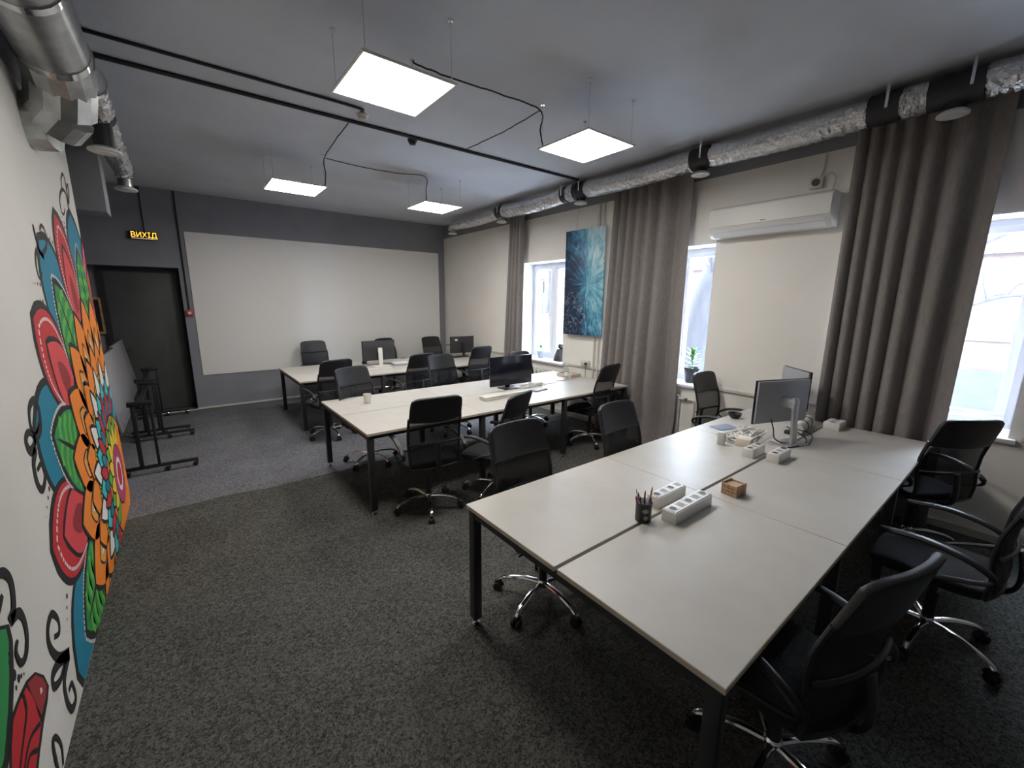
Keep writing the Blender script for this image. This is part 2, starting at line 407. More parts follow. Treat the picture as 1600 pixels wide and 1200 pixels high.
def tree(label, base, pts, radii, seed, nbr, group=None):
    rnd = random.Random(seed)
    t = thing('bare_tree', label, 'tree', base)
    p = smoothpath(pts, 5); rad = []
    for i in range(len(p)):
        q = i/(len(p)-1)*(len(radii)-1); k = min(int(q), len(radii)-2); rad.append(radii[k]*(1-(q-k))+radii[k+1]*(q-k))
    MB().tube(p, rad, 12).build('trunk', bark, t, smooth=True)
    for i in range(nbr):
        k = rnd.randint(len(p)//2, len(p)-2); s0 = p[k]; d = Vector((rnd.uniform(-.4, .4), rnd.uniform(-1, 1), rnd.uniform(.1, .9))).normalized()
        L = rnd.uniform(0.9, 2.2); q = [s0, s0+d*L*.4, s0+d*L*.7+Vector((0, 0, rnd.uniform(-.15, .2))), s0+d*L]
        mb = MB(); sp = smoothpath(q, 4); mb.tube(sp, [0.035*(1-j/len(sp))+0.006 for j in range(len(sp))], 6)
        for j in range(3):
            a = sp[rnd.randint(3, len(sp)-2)]; e = a+Vector((rnd.uniform(-.2, .2), rnd.uniform(-.5, .5), rnd.uniform(-.1, .5)))
            mb.tube([a, (a+e)/2+Vector((0, .03, .03)), e], [0.012, 0.009, 0.004], 5)
        mb.build('branch', bark, t, smooth=True)
    return t
tree('leaning pale tree trunk outside the middle window', (7.6, 3.55, -0.5), [(0, 0.45, 0), (0, 0.52, 1.2), (0, 0.42, 2.2), (0, 0.0, 3.2), (0, -0.7, 4.4)], [0.34, 0.30, 0.28, 0.26, 0.2], 3, 7)
tree('slender bare tree outside the farthest window', (9.2, 10.0, -0.5), [(0, 0, 0), (0, .05, 1.4), (.1, -.1, 2.8), (.1, .2, 4.6)], [0.13, 0.11, 0.09, 0.05], 5, 9)
tree('thin bare tree outside the nearest window', (9.6, 0.9, -0.5), [(0, 0, 0), (0, .08, 1.4), (.1, .1, 2.8), (.1, -.2, 4.6)], [0.06, 0.05, 0.045, 0.03], 9, 10)
ub = thing('utility_box', 'gray metal box standing outside the farthest window', 'box', (8.2, 8.30, -0.5))
MB().box(-0.3, 0.3, -0.45, 0.45, 0.06, 1.95).build('casing', mat('gray_box_paint', (0.022, 0.021, 0.025), 0.6), ub, bevel=0.01)
MB().box(-0.32, 0.32, -0.48, 0.48, 1.95, 2.0).build('lid', mat('gray_box_lid', (0.045, 0.045, 0.048), 0.6), ub)
MB().box(-0.28, 0.28, -0.42, 0.42, 0.0, 0.06).build('plinth', M['graphite'], ub)

# ================================================================== LIGHT PANELS
def panel(label, cx, cy, anchors):
    t = thing('led_panel', label, 'ceiling light', (cx, cy, 3.10), 0, 'suspended square LED panels')
    h = 0.28
    fr = MB()
    for (x0, x1, y0, y1) in ((-h-.008, -h+.006, -h-.008, h+.008), (h-.006, h+.008, -h-.008, h+.008), (-h+.006, h-.006, -h-.008, -h+.006), (-h+.006, h-.006, h-.006, h+.008)):
        fr.box(x0, x1, y0, y1, 0, 0.011)
    fr.box(-h, h, -h, h, 0.007, 0.011)
    fr.build('panel_frame', M['white_plastic'], t)
    MB().box(-h+.006, h-.006, -h+.006, h-.006, 0.0005, 0.006).build('diffuser', M['led'], t)
    MB().box(-0.09, 0.09, -0.03, 0.03, 0.011, 0.035).build('driver_box', M['white_plastic'], t)
    for sx in (-1, 1):
        for sy in (-1, 1):
            MB().tube([(sx*.262, sy*.262, 0.011), (sx*.262, sy*.262, CZ-3.10-.012)], 0.0018, 5).build('suspension_wire', M['steel'], t)
            a = MB().lathe([(0.016, 0), (0.016, .012)], 10, (sx*.262, sy*.262, CZ-3.10-.0125)); a.lathe([(0.005, -.03), (0.005, 0)], 8, (sx*.262, sy*.262, CZ-3.10-.0125))
            a.build('ceiling_anchor', M['chrome'], t)
            MB().lathe([(0.006, 0), (0.006, .03)], 8, (sx*.262, sy*.262, 0.011)).build('wire_grip', M['chrome'], t)
panel('bright square LED panel nearest the camera, largest in view', 1.185, 2.712, None)
panel('bright square LED panel nearest the long silver duct by the windows', 2.848, 2.634, None)
panel('bright square LED panel hanging before the exit sign end of the back wall', 1.215, 5.666, None)
panel('bright square LED panel hanging at the far right, smallest of the four', 2.963, 5.548, None)

def cable(name, label, pts, r, m, cat='cable', n=6, group=None, wav=0.0):
    p = smoothpath(pts, 8)
    if wav: p = [q+Vector((random.uniform(-wav, wav), random.uniform(-wav, wav), random.uniform(-wav, wav))) for q in p]
    o = MB().tube(p, r, n).build(name, m, smooth=True)
    return tag(o, label, cat, group)
H1 = (2.564, 2.912); H2 = (1.487, 5.383)
cable('power_cable', 'dark cable drooping across the ceiling to the nearest LED panel', [(1.447, 2.974, CZ-.02), (1.7, 2.96, CZ-.035), (2.1, 2.94, CZ-.03), (H1[0], H1[1], CZ-.045), (H1[0]+.01, H1[1]-.005, CZ-.2), (H1[0]+.03, H1[1]-.02, 3.115)], 0.006, M['black_plastic'], wav=.003)
cable('power_cable', 'dark cable running from the ceiling pipe to the panel beside the duct', [(2.585, 2.93, CZ-.04), (2.60, 3.4, CZ-.05), (2.62, 3.9, CZ-.03), (2.63, 4.16, CZ-.015)], 0.005, M['black_plastic'], wav=.002)
cable('power_cable', 'dark cable from the ceiling pipe down to the far left LED panel', [(1.425, 4.30, CZ-.015), (1.44, 4.8, CZ-.03), (H2[0], H2[1], CZ-.045), (H2[0]+.005, H2[1]+.01, CZ-.2), (H2[0]-.005, H2[1]+.02, 3.115)], 0.006, M['black_plastic'], wav=.002)
cable('power_cable', 'thin dark cable sagging across to the far right LED panel', [(H2[0]+.02, H2[1], CZ-.04), (1.9, 5.36, CZ-.06), (2.35, 5.34, CZ-.055), (2.70, 5.295, CZ-.04), (2.71, 5.29, CZ-.2), (2.72, 5.30, 3.115)], 0.005, M['black_plastic'], wav=.002)
# ceiling conduits and detectors
cable('conduit_pipe', 'thin dark conduit on the ceiling ending at the white detector', [(-0.45, 3.945, CZ-.012), (0.6, 3.935, CZ-.012), (1.36, 3.93, CZ-.012), (1.44, 3.98, CZ-.012)], 0.011, M['graphite'], 'pipe')
cable('conduit_pipe', 'long dark conduit crossing the whole ceiling to the silver duct', [(-0.45, 4.27, CZ-.016), (1.2, 4.24, CZ-.016), (2.9, 4.215, CZ-.016), (4.40, 4.19, CZ-.016)], 0.016, M['graphite'], 'pipe')
def detector(label, x, y, m):
    t = thing('smoke_detector', label, 'smoke detector', (x, y, CZ))
    MB().lathe([(0.048, -.018), (0.05, 0)], 20).build('base', m, t, smooth=True)
    MB().lathe([(0.022, -.05), (0.034, -.044), (0.036, -.03), (0.042, -.026), (0.045, -.018)], 20).build('sensor_head', m, t, smooth=True)
detector('white round smoke detector beside the nearest LED panel', 1.475, 4.06, M['ivory'])
detector('dark round detector beside the long ceiling conduit', 2.08, 4.33, M['graphite'])

# ================================================================== DUCTS
def foil_tube(pts, r, rough=0.012, n=18, ridge=True):
    p = smoothpath(pts, 10)
    # resample densely
    out = [p[0]]; 
    for q in p[1:]:
        d = (q-out[-1]).length; k = max(1, int(d/0.022))
        s0 = out[-1].copy()
        for i in range(1, k+1): out.append(s0+(q-s0)*i/k)
    rr = [r*(1+(0.035 if (i % 2 and ridge) else 0)) for i in range(len(out))]
    mb = MB().tube(out, rr, n)
    rnd = random.Random(len(out)); 
    mb.v = [tuple(Vector(v)+Vector((rnd.uniform(-1, 1), rnd.uniform(-1, 1), rnd.uniform(-1, 1)))*rough*.5) for v in mb.v]
    return mb
def diffuser(label, x, y, zc, zd, m, group, rd=0.085):
    t = thing('air_diffuser', label, 'air vent', (x, y, zd), 0, group)
    MB().lathe([(0.062, 0.03), (0.062, zc-zd)], 18).build('spigot', m, t, smooth=True)
    MB().lathe([(rd*.9, 0.0), (rd, 0.004), (rd, 0.016), (0.064, 0.035)], 24).build('ring', M['white_plastic'], t, smooth=True)
    MB().lathe([(0.01, -0.004), (rd*.62, -0.006), (rd*.66, 0.004), (rd*.5, 0.012)], 20).build('disc', M['white_plastic'], t, smooth=True)
    return t
DX, DZ = 4.46, 3.305
dt = thing('foil_duct', 'long silver foil ventilation duct along the window wall ceiling', 'duct', (DX, 0, DZ))
DY = [7.62, 5.98, 4.18, 2.49, 0.64]
def seg(y0, y1, sag=0.0, r=0.105):
    foil_tube([(0, y0, 0), (0, (2*y0+y1)/3, -sag), (0, (y0+2*y1)/3, -sag), (0, y1, 0)], r).build('foil_sleeve', M['foil'], dt)
def collar(y0, y1, r=0.112):
    MB().tube([(0, y0, 0), (0, y1, 0)], r, 24).build('black_collar', M['graphite'], dt, smooth=True)
seg(-2.5, 0.50); collar(0.50, 0.78); seg(0.78, 0.93); collar(0.93, 1.12); seg(1.12, 2.38, .012); collar(2.38, 2.58); seg(2.58, 4.06, .02); collar(4.06, 4.27)
seg(4.27, 4.40); collar(4.40, 4.50); seg(4.50, 5.90, .02); collar(5.90, 6.06, .108); seg(6.06, 7.55, .02, .095)
foil_tube([(0, 7.52, 0), (0, 7.6, -.01), (-.0, 7.63, -.06), (0, 7.635, -.10)], .075).build('foil_elbow', M['foil'], dt)
for y in (0.56, 1.0, 2.45, 4.12, 4.45, 5.95):
    for q in (-1, 1): MB().cbox((q*.117, y, 0.058), (.004, .018, CZ-DZ+.03)).build('hanger_strap', M['chrome'], dt)
dl = ['ending the silver duct in the corner above the whiteboard', 'under the silver duct at the narrow far curtain', 'under the silver duct above the painting', 'under the silver duct beside the top of the wide middle curtain', 'under the silver duct before the big near curtain']
for y, l in zip(DY, dl):
    diffuser('round white vent '+l, DX-0.0, y, DZ-.06, 3.135, M['graphite'] if y < 5 else M['steel'], 'round vents under the window duct', 0.088)

# left duct : galvanised trunk, segmented elbow into the wall, thin foil run with two vents
ld = thing('steel_duct', 'galvanised steel duct with segmented elbow over the mural wall', 'duct', (-0.375, 3.3, 3.12))
MB().tube([(0, -5.7, 0), (0, -1.05, 0)], 0.150, 28).build('trunk', M['steel'], ld, smooth=True)
MB().tube([(0, -1.05, 0), (0, -0.98, 0)], 0.156, 28).build('joint_ring', M['chrome'], ld, smooth=True)
MB().tube([(0, -0.98, 0), (0, -0.55, 0)], 0.150, 28).build('trunk', M['steel'], ld, smooth=True)
MB().tube([(0, -0.55, 0), (0, -0.50, 0)], 0.156, 28).build('joint_ring', M['chrome'], ld, smooth=True)
MB().tube([(0, -0.50, 0), (0, 0.10, -.02)], 0.150, 28).build('trunk', M['steel'], ld, smooth=True)
MB().tube([(0, 0.08, -.02), (0, 0.13, -.03)], 0.156, 28).build('joint_ring', M['chrome'], ld, smooth=True)
for a, b in (((0, .13, -.03), (0.0, .30, -.11)), ((0.0, .30, -.11), (-.03, .40, -.23)), ((-.03, .40, -.23), (-.10, .46, -.30)), ((-.10, .46, -.30), (-.1915, .48, -.31))):
    MB().tube([a, b], 0.150, 14).build('elbow_segment', M['steel'], ld)
lf = thing('foil_duct', 'thin crinkled foil duct running beside the mural wall ceiling', 'duct', (-0.30, 3.5, 3.14))
MB().tube([(-.075, -.10, -.02), (-.07, .06, -.018), (-.06, .14, -.012), (-.005, .34, 0), (0, .40, 0)], [.149, .149, .146, .102, .10], 24).build('reducer', M['steel'], lf, smooth=True)
MB().tube([(-.072, .03, -.018), (-.07, .07, -.016)], .155, 24).build('joint_ring', M['chrome'], lf, smooth=True)
MB().tube([(-.002, .36, 0), (0, .40, 0)], .106, 24).build('joint_ring', M['chrome'], lf, smooth=True)
foil_tube([(0, .40, 0), (0, .60, -.015), (0, .86, -.01)], .092).build('foil_sleeve', M['foil'], lf)
MB().tube([(0, .84, -.01), (0, 1.0, -.01)], 0.09, 20).build('black_collar', M['graphite'], lf, smooth=True)
foil_tube([(0, 1.0, -.01), (0, 1.8, -.03), (0, 2.54, -.01)], .085).build('foil_sleeve', M['foil'], lf)
foil_tube([(0, 2.52, -.01), (0, 2.60, -.03), (0, 2.62, -.09)], .07).build('foil_elbow', M['foil'], lf)
diffuser('nearer round white vent under the left foil duct', -0.30, 4.43, 3.09, 2.86, M['graphite'], 'round vents of the left duct', 0.095)
diffuser('farther round white vent under the left foil duct', -0.30, 6.12, 3.03, 2.92, M['steel'], 'round vents of the left duct', 0.095)

# ================================================================== BACK WALL THINGS
tag(MB().box(0.18, 4.645, BY-0.014, BY-0.0005, 0.57, 2.86).build('whiteboard', M['board']), 'huge white writing board panel covering the dark back wall', 'whiteboard')
ex = thing('exit_sign', 'black exit sign box with glowing orange letters over the doorway', 'sign', (-0.315, BY-0.03, 2.745))
MB().box(-0.165, 0.165, -0.025, 0.029, -0.055, 0.055).build('box', M['black_plastic'], ex, bevel=0.004)
text_mesh('ВИХІД', 'letters', M['exit_glow'], ex, 0.105, 0.001, (0.015, -0.0275, 0.004), (R(90), 0, 0), sx=0.88)
MB().box(-0.13, 0.15, -0.027, -0.0255, -0.047, -0.040).build('light_strip', emitter('sign_strip', (1.0, .75, .45), .5), ex)
cable('conduit_pipe', 'thin dark cable duct dropping from the ceiling to the exit sign', [(-0.29, BY-.012, CZ-.01), (-0.29, BY-.012, 3.1), (-0.29, BY-.012, 2.80)], 0.009, M['black_plastic'], 'pipe')
cable('conduit_pipe', 'dark vertical cable duct between the doorway and the whiteboard', [(0.115, BY-.014, CZ-.01), (0.115, BY-.014, 2.5), (0.115, BY-.014, 1.66)], 0.012, M['black_plastic'], 'pipe')
rc = thing('fire_call_point', 'small red fire alarm call point beside the whiteboard', 'fire alarm', (0.115, BY, 1.60))
MB().box(-0.045, 0.045, -0.05, -0.0005, -0.045, 0.045).build('box', M['red'], rc, bevel=0.006)
MB().box(-0.022, 0.022, -0.053, -0.05, -0.02, 0.02).build('push_plate', M['white_plastic'], rc)
fr = thing('framed_panel', 'black panel in a pale wooden frame beside the dark door', 'frame', (-1.22, BY+0.335, 1.56))
MB().box(-0.26, 0.26, -0.03, -0.0, -0.24, 0.24).build('panel', M['black_plastic'], fr)
wf = MB()
for (a, b, c, d) in ((-.29, .29, .24, .275), (-.29, .29, -.275, -.24), (-.29, -.26, -.24, .24), (.26, .29, -.24, .24)): wf.box(a, b, -.05, 0, c, d)
wf.build('wooden_frame', M['wood'], fr)

# folding tables stored against the recess
def folding_table(label, y0, y1, x0):
    t = thing('folding_table', label, 'folding table', (x0, (y0+y1)/2, 0), 0, 'tipped folding tables by the mural wall')
    L = (y1-y0)/2
    rot = Matrix.Rotation(R(-8), 3, 'Y')
    MB().cbox((-.13, 0, .86), (.022, 2*L+.16, .74), rot).build('table_top', M['tabletop_gray'], t, bevel=.004)
    MB().cbox((-.146, 0, .86), (.012, 2*L+.17, .75), rot).build('edge_band', M['black_plastic'], t)
    for sgn in (-1, 1):
        y = sgn*L
        MB().cbox((0.18, y, 0.075), (.62, .045, .03)).build('foot_bar', M['black_plastic'], t, bevel=.006)
        lg = MB(); lg.cbox((0.02, y, .42), (.035, .05, .68)); lg.cbox((0.16, y, .42), (.025, .04, .68)); lg.build('leg', M['black_plastic'], t, bevel=.004)
        MB().cbox((0.08, y, .76), (.20, .05, .05)).build('tilt_bracket', M['black_plastic'], t, bevel=.006)
        for q in (-.1, .22, .46):
            c_ = MB().lathe([(0.008, .045), (0.008, .07)], 8, (q, y, 0)); c_.build('caster_stem', M['chrome'], t)
            w = MB()
            for e in (-.014, .014): w.tube([(q, y+e-.008, .024), (q, y+e+.008, .024)], .024, 12)
            w.build('caster', M['rubber'], t, smooth=True)
            MB().tube([(q-.022, y, .040), (q-.008, y, .054), (q+.014, y, .052), (q+.026, y, .034)], .012, 8).build('caster_hood', M['chrome'], t, smooth=True)
    MB().cbox((0.06, 0, .72), (.04, 2*L-.06, .03)).build('cross_beam', M['black_plastic'], t)
    return t
folding_table('gray topped folding table tipped upright just past the mural wall', 5.62, 6.98, -0.52)
folding_table('farther folding table tipped upright near the dark doorway', 7.22, 8.36, -0.56)

# ================================================================== WINDOW WALL THINGS
def curtain(label, y0, y1, y0b, y1b, folds, amp, x0, ztop, zbot, seed, flare=0.0, dense=1.7, lean=.03):
    t = thing('curtain', label, 'curtain', (x0, (y0+y1)/2, 0))
    rnd = random.Random(seed); yc = (y0+y1)/2
    am = [rnd.uniform(.7, 1.15) for _ in range(folds+2)]
    def fn(u, v):
        z = zbot+(ztop-zbot)*v
        a, b = y0b+(y0-y0b)*v, y1b+(y1-y1b)*v
        k = folds*(u**dense)
        i = int(min(k, folds)); w = am[i]*(1-(k-i))+am[i+1]*(k-i)
        A = amp*w*(0.62+0.38*(1-v)**.6)*(1-.45*u)
        ph = 2*PI*k+.35*math.sin(2.5*v+u*5+seed)
        x = A*math.sin(ph)
        yy = a+(b-a)*u + .30*A*math.cos(ph)
        x -= lean*(1-v)
        x -= flare*max(0, (0.12-v)/0.12)**2*(0.3+0.7*(1-u))
        if v < .1: yy += .02*math.sin(17*u+seed)*(.1-v)/.1
        return (x, yy-yc, z)
    MB().shell(fn, folds*18, 36, 0.004).build('drape', M['curtain'], t, smooth=True)
    tp = MB()
    def top(u, v):
        p = fn(u, 1.0); return (p[0]*1.02, p[1], ztop-.07+.075*v)
    tp.shell(top, folds*18, 1, 0.008).build('header_tape', M['curtain'], t, smooth=True)
    return t
curtain('narrow gathered taupe curtain at the far end of the window wall', 5.63, 6.03, 5.70, 6.24, 4, 0.050, 4.695, 3.38, 0.02, 1, 0, 1.2, .01)
curtain('wide taupe curtain to the floor between painting and air conditioner', 2.66, 3.77, 2.65, 3.88, 6, 0.076, 4.695, 3.40, 0.012, 2, 0.08, 1.8, .04)
curtain('big dark taupe curtain behind the near end of the front desk', 0.345, 1.225, 0.345, 1.215, 6, 0.080, 4.70, 3.40, 0.03, 4, 0, 1.6, 0.035)
for nm, a, b in (('curtain_rail', 5.6, 6.1), ('curtain_rail', 2.6, 3.85), ('curtain_rail', 0.2, 1.35)):
    tag(MB().box(4.655, 4.69, a, b, 3.412, 3.4495).build(nm, M['graphite']), {5.6: 'short dark ceiling rail over the narrow far curtain', 2.6: 'dark ceiling rail over the wide middle curtain', 0.2: 'dark ceiling rail over the big near curtain'}[a], 'curtain rail')

# air conditioner
ac = thing('air_conditioner', 'white wall mounted air conditioner between two curtains', 'air conditioner', (RX, 1.87, 2.66))
L = 0.555
prof = [(-.001, .150), (-.175, .150), (-.200, .135), (-.205, .05), (-.205, -.055), (-.19, -.10), (-.13, -.145), (-.001, -.150)]
def prism_y(prof, y0, y1):
    n = len(prof); mb = MB()
    mb.add([(x, y0, z) for x, z in prof]+[(x, y1, z) for x, z in prof], [tuple(range(n))[::-1], tuple(range(n, 2*n))]+[(i, (i+1) % n, (i+1) % n+n, i+n) for i in range(n)])
    return mb
prism_y(prof, -L, L).build('casing', M['white_plastic'], ac, bevel=.008)
prism_y([(-.207, .12), (-.212, .12), (-.212, -.05), (-.207, -.05)], -L+.01, L-.01).build('front_cover', M['white_plastic'], ac)
prism_y([(-.197, -.085), (-.203, -.083), (-.14, -.150), (-.137, -.143)], -L+.05, L-.05).build('louver_flap', M['pvc'], ac)
MB().box(-.2135, -.2125, -.02, .03, -.035, -.029).build('brand_strip', M['dark_gray'], ac)
sk = thing('socket_box', 'small surface mounted power outlet above the air conditioner', 'socket', (RX, 1.52, 2.925))
MB().box(-.045, -.0005, -.055, .055, -.05, .05).build('box', M['ivory'], sk, bevel=.006)
MB().tube([(-.045, 0, 0), (-.055, 0, 0)], .032, 18).build('socket_face', M['dark_gray'], sk, smooth=True)
cable('power_cable', 'pale cable dropping from the dark band to the outlet over the air conditioner', [(RX-.01, 1.48, 3.17), (RX-.01, 1.48, 3.05), (RX-.012, 1.50, 2.975)], .008, M['ivory'])
cable('power_cable', 'looped pale cord from the outlet down into the air conditioner', [(RX-.05, 1.49, 2.95), (RX-.05, 1.41, 2.985), (RX-.04, 1.37, 2.93), (RX-.05, 1.385, 2.812)], .006, M['ivory'])

# painting
pt = thing('canvas_painting', 'tall abstract canvas of dark blue and pale turquoise streaks', 'painting', (RX, 4.31, 2.095))
def paintmat():
    m = mat('abstract_painting', (0.1, 0.3, 0.4), 0.45); nt = m.node_tree; N = nt.nodes; Lk = nt.links; b = N['Principled BSDF']
    def mth(op, a, bb=None, c=None):
        n = N.new('ShaderNodeMath'); n.operation = op
        for i, v in enumerate((a, bb, c)):
            if v is None: continue
            if isinstance(v, (int, float)): n.inputs[i].default_value = v
            else: Lk.new(v, n.inputs[i])
        return n.outputs[0]
    tc = N.new('ShaderNodeTexCoord'); sp = N.new('ShaderNodeSeparateXYZ'); Lk.new(tc.outputs['Object'], sp.inputs[0])
    nz = N.new('ShaderNodeTexNoise'); nz.inputs['Scale'].default_value = 5; nz.inputs['Detail'].default_value = 5; Lk.new(tc.outputs['Object'], nz.inputs['Vector'])
    # y: +left in the room; centre of the burst right of middle
    dy = mth('ADD', sp.outputs['Y'], 0.10); dz = mth('ADD', sp.outputs['Z'], 0.02)
    ang = mth('ARCTAN2', dy, dz); rad = mth('SQRT', mth('ADD', mth('MULTIPLY', dy, dy), mth('MULTIPLY', dz, dz)))
    cv = N.new('ShaderNodeCombineXYZ'); Lk.new(mth('MULTIPLY', ang, 3.2), cv.inputs[0]); Lk.new(mth('MULTIPLY', rad, 1.6), cv.inputs[1])
    st = N.new('ShaderNodeTexNoise'); st.inputs['Scale'].default_value = 1.7; st.inputs['Detail'].default_value = 9; st.inputs['Roughness'].default_value = .68; st.inputs['Distortion'].default_value = 1.5
    Lk.new(cv.outputs[0], st.inputs['Vector'])
    bias = mth('ADD', mth('MULTIPLY', sp.outputs['Y'], -0.62), mth('MULTIPLY', mth('LESS_THAN', mth('ABSOLUTE', mth('ADD', dy, mth('MULTIPLY', nz.outputs['Fac'], .12))), .10), .07))
    bz = mth('MULTIPLY', sp.outputs['Z'], 0.16)
    v = mth('ADD', mth('ADD', mth('ADD', st.outputs['Fac'], bias), bz), mth('MULTIPLY', mth('SUBTRACT', nz.outputs['Fac'], .5), .35))
    r = N.new('ShaderNodeValToRGB'); cr = r.color_ramp
    cr.elements[0].position = .28; cr.elements[0].color = (.010, .018, .045, 1)
    cr.elements[1].position = .88; cr.elements[1].color = (.62, .74, .76, 1)
    for p, c in ((.42, (.02, .05, .11, 1)), (.52, (.03, .16, .30, 1)), (.62, (.10, .36, .50, 1)), (.74, (.30, .58, .66, 1))):
        e = cr.elements.new(p); e.color = c
    Lk.new(v, r.inputs[0])
    vo = N.new('ShaderNodeTexVoronoi'); vo.feature = 'DISTANCE_TO_EDGE'; vo.inputs['Scale'].default_value = 3.2
    wv = N.new('ShaderNodeVectorMath'); wv.operation = 'ADD'; Lk.new(tc.outputs['Object'], wv.inputs[0]); Lk.new(nz.outputs['Color'], wv.inputs[1]); Lk.new(wv.outputs[0], vo.inputs['Vector'])
    lt = mth('LESS_THAN', vo.outputs['Distance'], .011)
    low = mth('MULTIPLY', lt, mth('LESS_THAN', sp.outputs['Z'], -.12))
    mx = N.new('ShaderNodeMixRGB'); Lk.new(mth('MULTIPLY', low, .75), mx.inputs[0]); Lk.new(r.outputs[0], mx.inputs[1]); mx.inputs[2].default_value = (.55, .68, .76, 1)
    Lk.new(mx.outputs[0], b.inputs['Base Color']); return m
MB().box(-.085, -.055, -.37, .38, -.765, .765).build('canvas', paintmat(), pt, bevel=.003)
for y in (-.2, .2): MB().tube([(-.058, y, .76), (-.058, y, .80), (-.006, y, 1.08)], .003, 5).build('hanging_wire', M['steel'], pt)
# heating risers
for y, l in ((4.02, 'pale heating pipe rising beside the painting, nearer the wide curtain'), (4.10, 'pale heating pipe rising beside the painting, farther from the curtain')):
    tag(MB().tube([(RX-.022, y, 0.0), (RX-.022, y, 3.178)], .014, 10).build('heating_pipe', M['ivory'], smooth=True), l, 'pipe')
so = thing('wall_socket', 'double wall socket with a hanging plug under the painting', 'socket', (RX, 4.255, .90))
MB().box(-.04, -.0225, -.08, .08, -.04, .05).build('socket_plate', M['ivory'], so, bevel=.005)
MB().box(-.022, -.0005, -.06, .06, -.03, .04).build('back_box', M['ivory'], so)
MB().cbox((-.055, -.035, .005), (.035, .035, .035)).build('plug', M['dark_gray'], so, bevel=.006)
MB().tube(smoothpath([(-.06, -.035, -.01), (-.055, -.035, -.2), (-.05, -.03, -.5), (-.05, -.02, -.88)], 6), .004, 6).build('cord', M['dark_gray'], so, smooth=True)
# radiators
def radiator(label, y0, y1):
    n = int((y1-y0)/.08)
    t = thing('radiator', label, 'radiator', (RX-.032, (y0+y1)/2, 0), 0, 'white sectional radiators under the windows'); c = (y1-y0)/2
    for i in range(n):
        y = -c+(i+.5)*(y1-y0)/n
        MB().box(-.024, .024, y-.033, y+.033, .16, .70).build('radiator_section', M['white_plastic'], t, bevel=.014, seg=2)
    for z in (.20, .66): MB().tube([(0, -c-.06, z), (0, c+.01, z)], .018, 10).build('header_pipe', M['white_plastic'], t, smooth=True)
    MB().tube([(0, -c-.06, .66), (0, -c-.09, .66)], .024, 10).build('valve', M['chrome'], t, smooth=True)
    for q in (-.5, .5): MB().cbox((.027, q*c, .64), (.01, .03, .04)).build('bracket', M['ivory'], t)
    return t
radiator('white sectional radiator beneath the farthest window', 4.90, 5.78)
radiator('white sectional radiator beneath the middle window by the curtain', 2.66, 3.40)
cable('heating_pipe', 'thin white radiator pipe beside the wide curtain bottom', [(RX-.032, 2.565, .66), (RX-.032, 2.50, .66), (RX-.032, 2.485, .62), (RX-.032, 2.485, .3), (RX-.032, 2.485, 0.0)], .013, M['white_plastic'], 'pipe')

# sill things
def leaf_mesh(L, w, bend, seedv):
    mb = MB(); n = 5
    def fn(u, v):
        x = (u-.5)*2*w*math.sin(PI*min(1, v*.92+.08))**.8
        return (x, L*v, bend*v*v+.15*w*abs(u-.5))
    return mb.shell(fn, 2, n, .0016)
def plant(label, loc, pot_m, rt, rb, hp, nl, ll, lw, hgt, seed):
    rnd = random.Random(seed)
    t = thing('potted_plant', label, 'plant', loc)
    MB().lathe([(rb, 0), (rt, hp*.86), (rt*1.08, hp*.86), (rt*1.08, hp), (rt*.93, hp), (rt*.9, hp*.9)], 20).build('pot', pot_m, t, smooth=True)
    MB().lathe([(rt*.9, hp*.86), (rt*.9, hp*.905)], 16).build('soil', M['soil'], t)
    MB().tube([(0, 0, hp*.9), (.005, .004, hp+hgt*.6), (0, .01, hp+hgt)], [.006, .005, .003], 6).build('stem', M['stem'], t, smooth=True)
    base = leaf_mesh(ll, lw, -ll*.35, 0)
    proto = None
    for i in range(nl):
        if proto is None:
            o = base.build('leaf', M['leaf'], t, smooth=True); proto = o
        else:
            o = proto.copy(); o.parent = t; col.objects.link(o)
        q = i/nl
        o.location = (0, 0, hp*.92+hgt*(q**.8)); o.rotation_euler = (R(15+55*q), 0, i*2.4+rnd.uniform(-.3, .3))
        s_ = 1.0-.35*q+rnd.uniform(-.1, .1); o.scale = (s_, s_, s_)
plant('small green plant in a gray pot on the farthest window sill', (5.0, 5.52, SZ0), M['pot_gray'], .058, .046, .115, 16, .12, .020, .09, 1)
plant('bushy green plant in a dark pot on the middle window sill', (4.97, 2.66, SZ0), M['pot_dark'], .088, .064, .19, 34, .12, .028, .22, 2)
orn = thing('ornament', 'dark tapering figurine standing on the farthest window sill', 'ornament', (5.02, 5.02, SZ0))
MB().lathe([(.135, 0), (.135, .02), (.12, .07), (.10, .14), (.075, .20)], 20).build('body', M['dark_gray'], orn, smooth=True)
MB().lathe([(.03, .20), (.055, .215), (.062, .245), (.05, .28), (.016, .30)], 16).build('head', M['dark_gray'], orn, smooth=True)

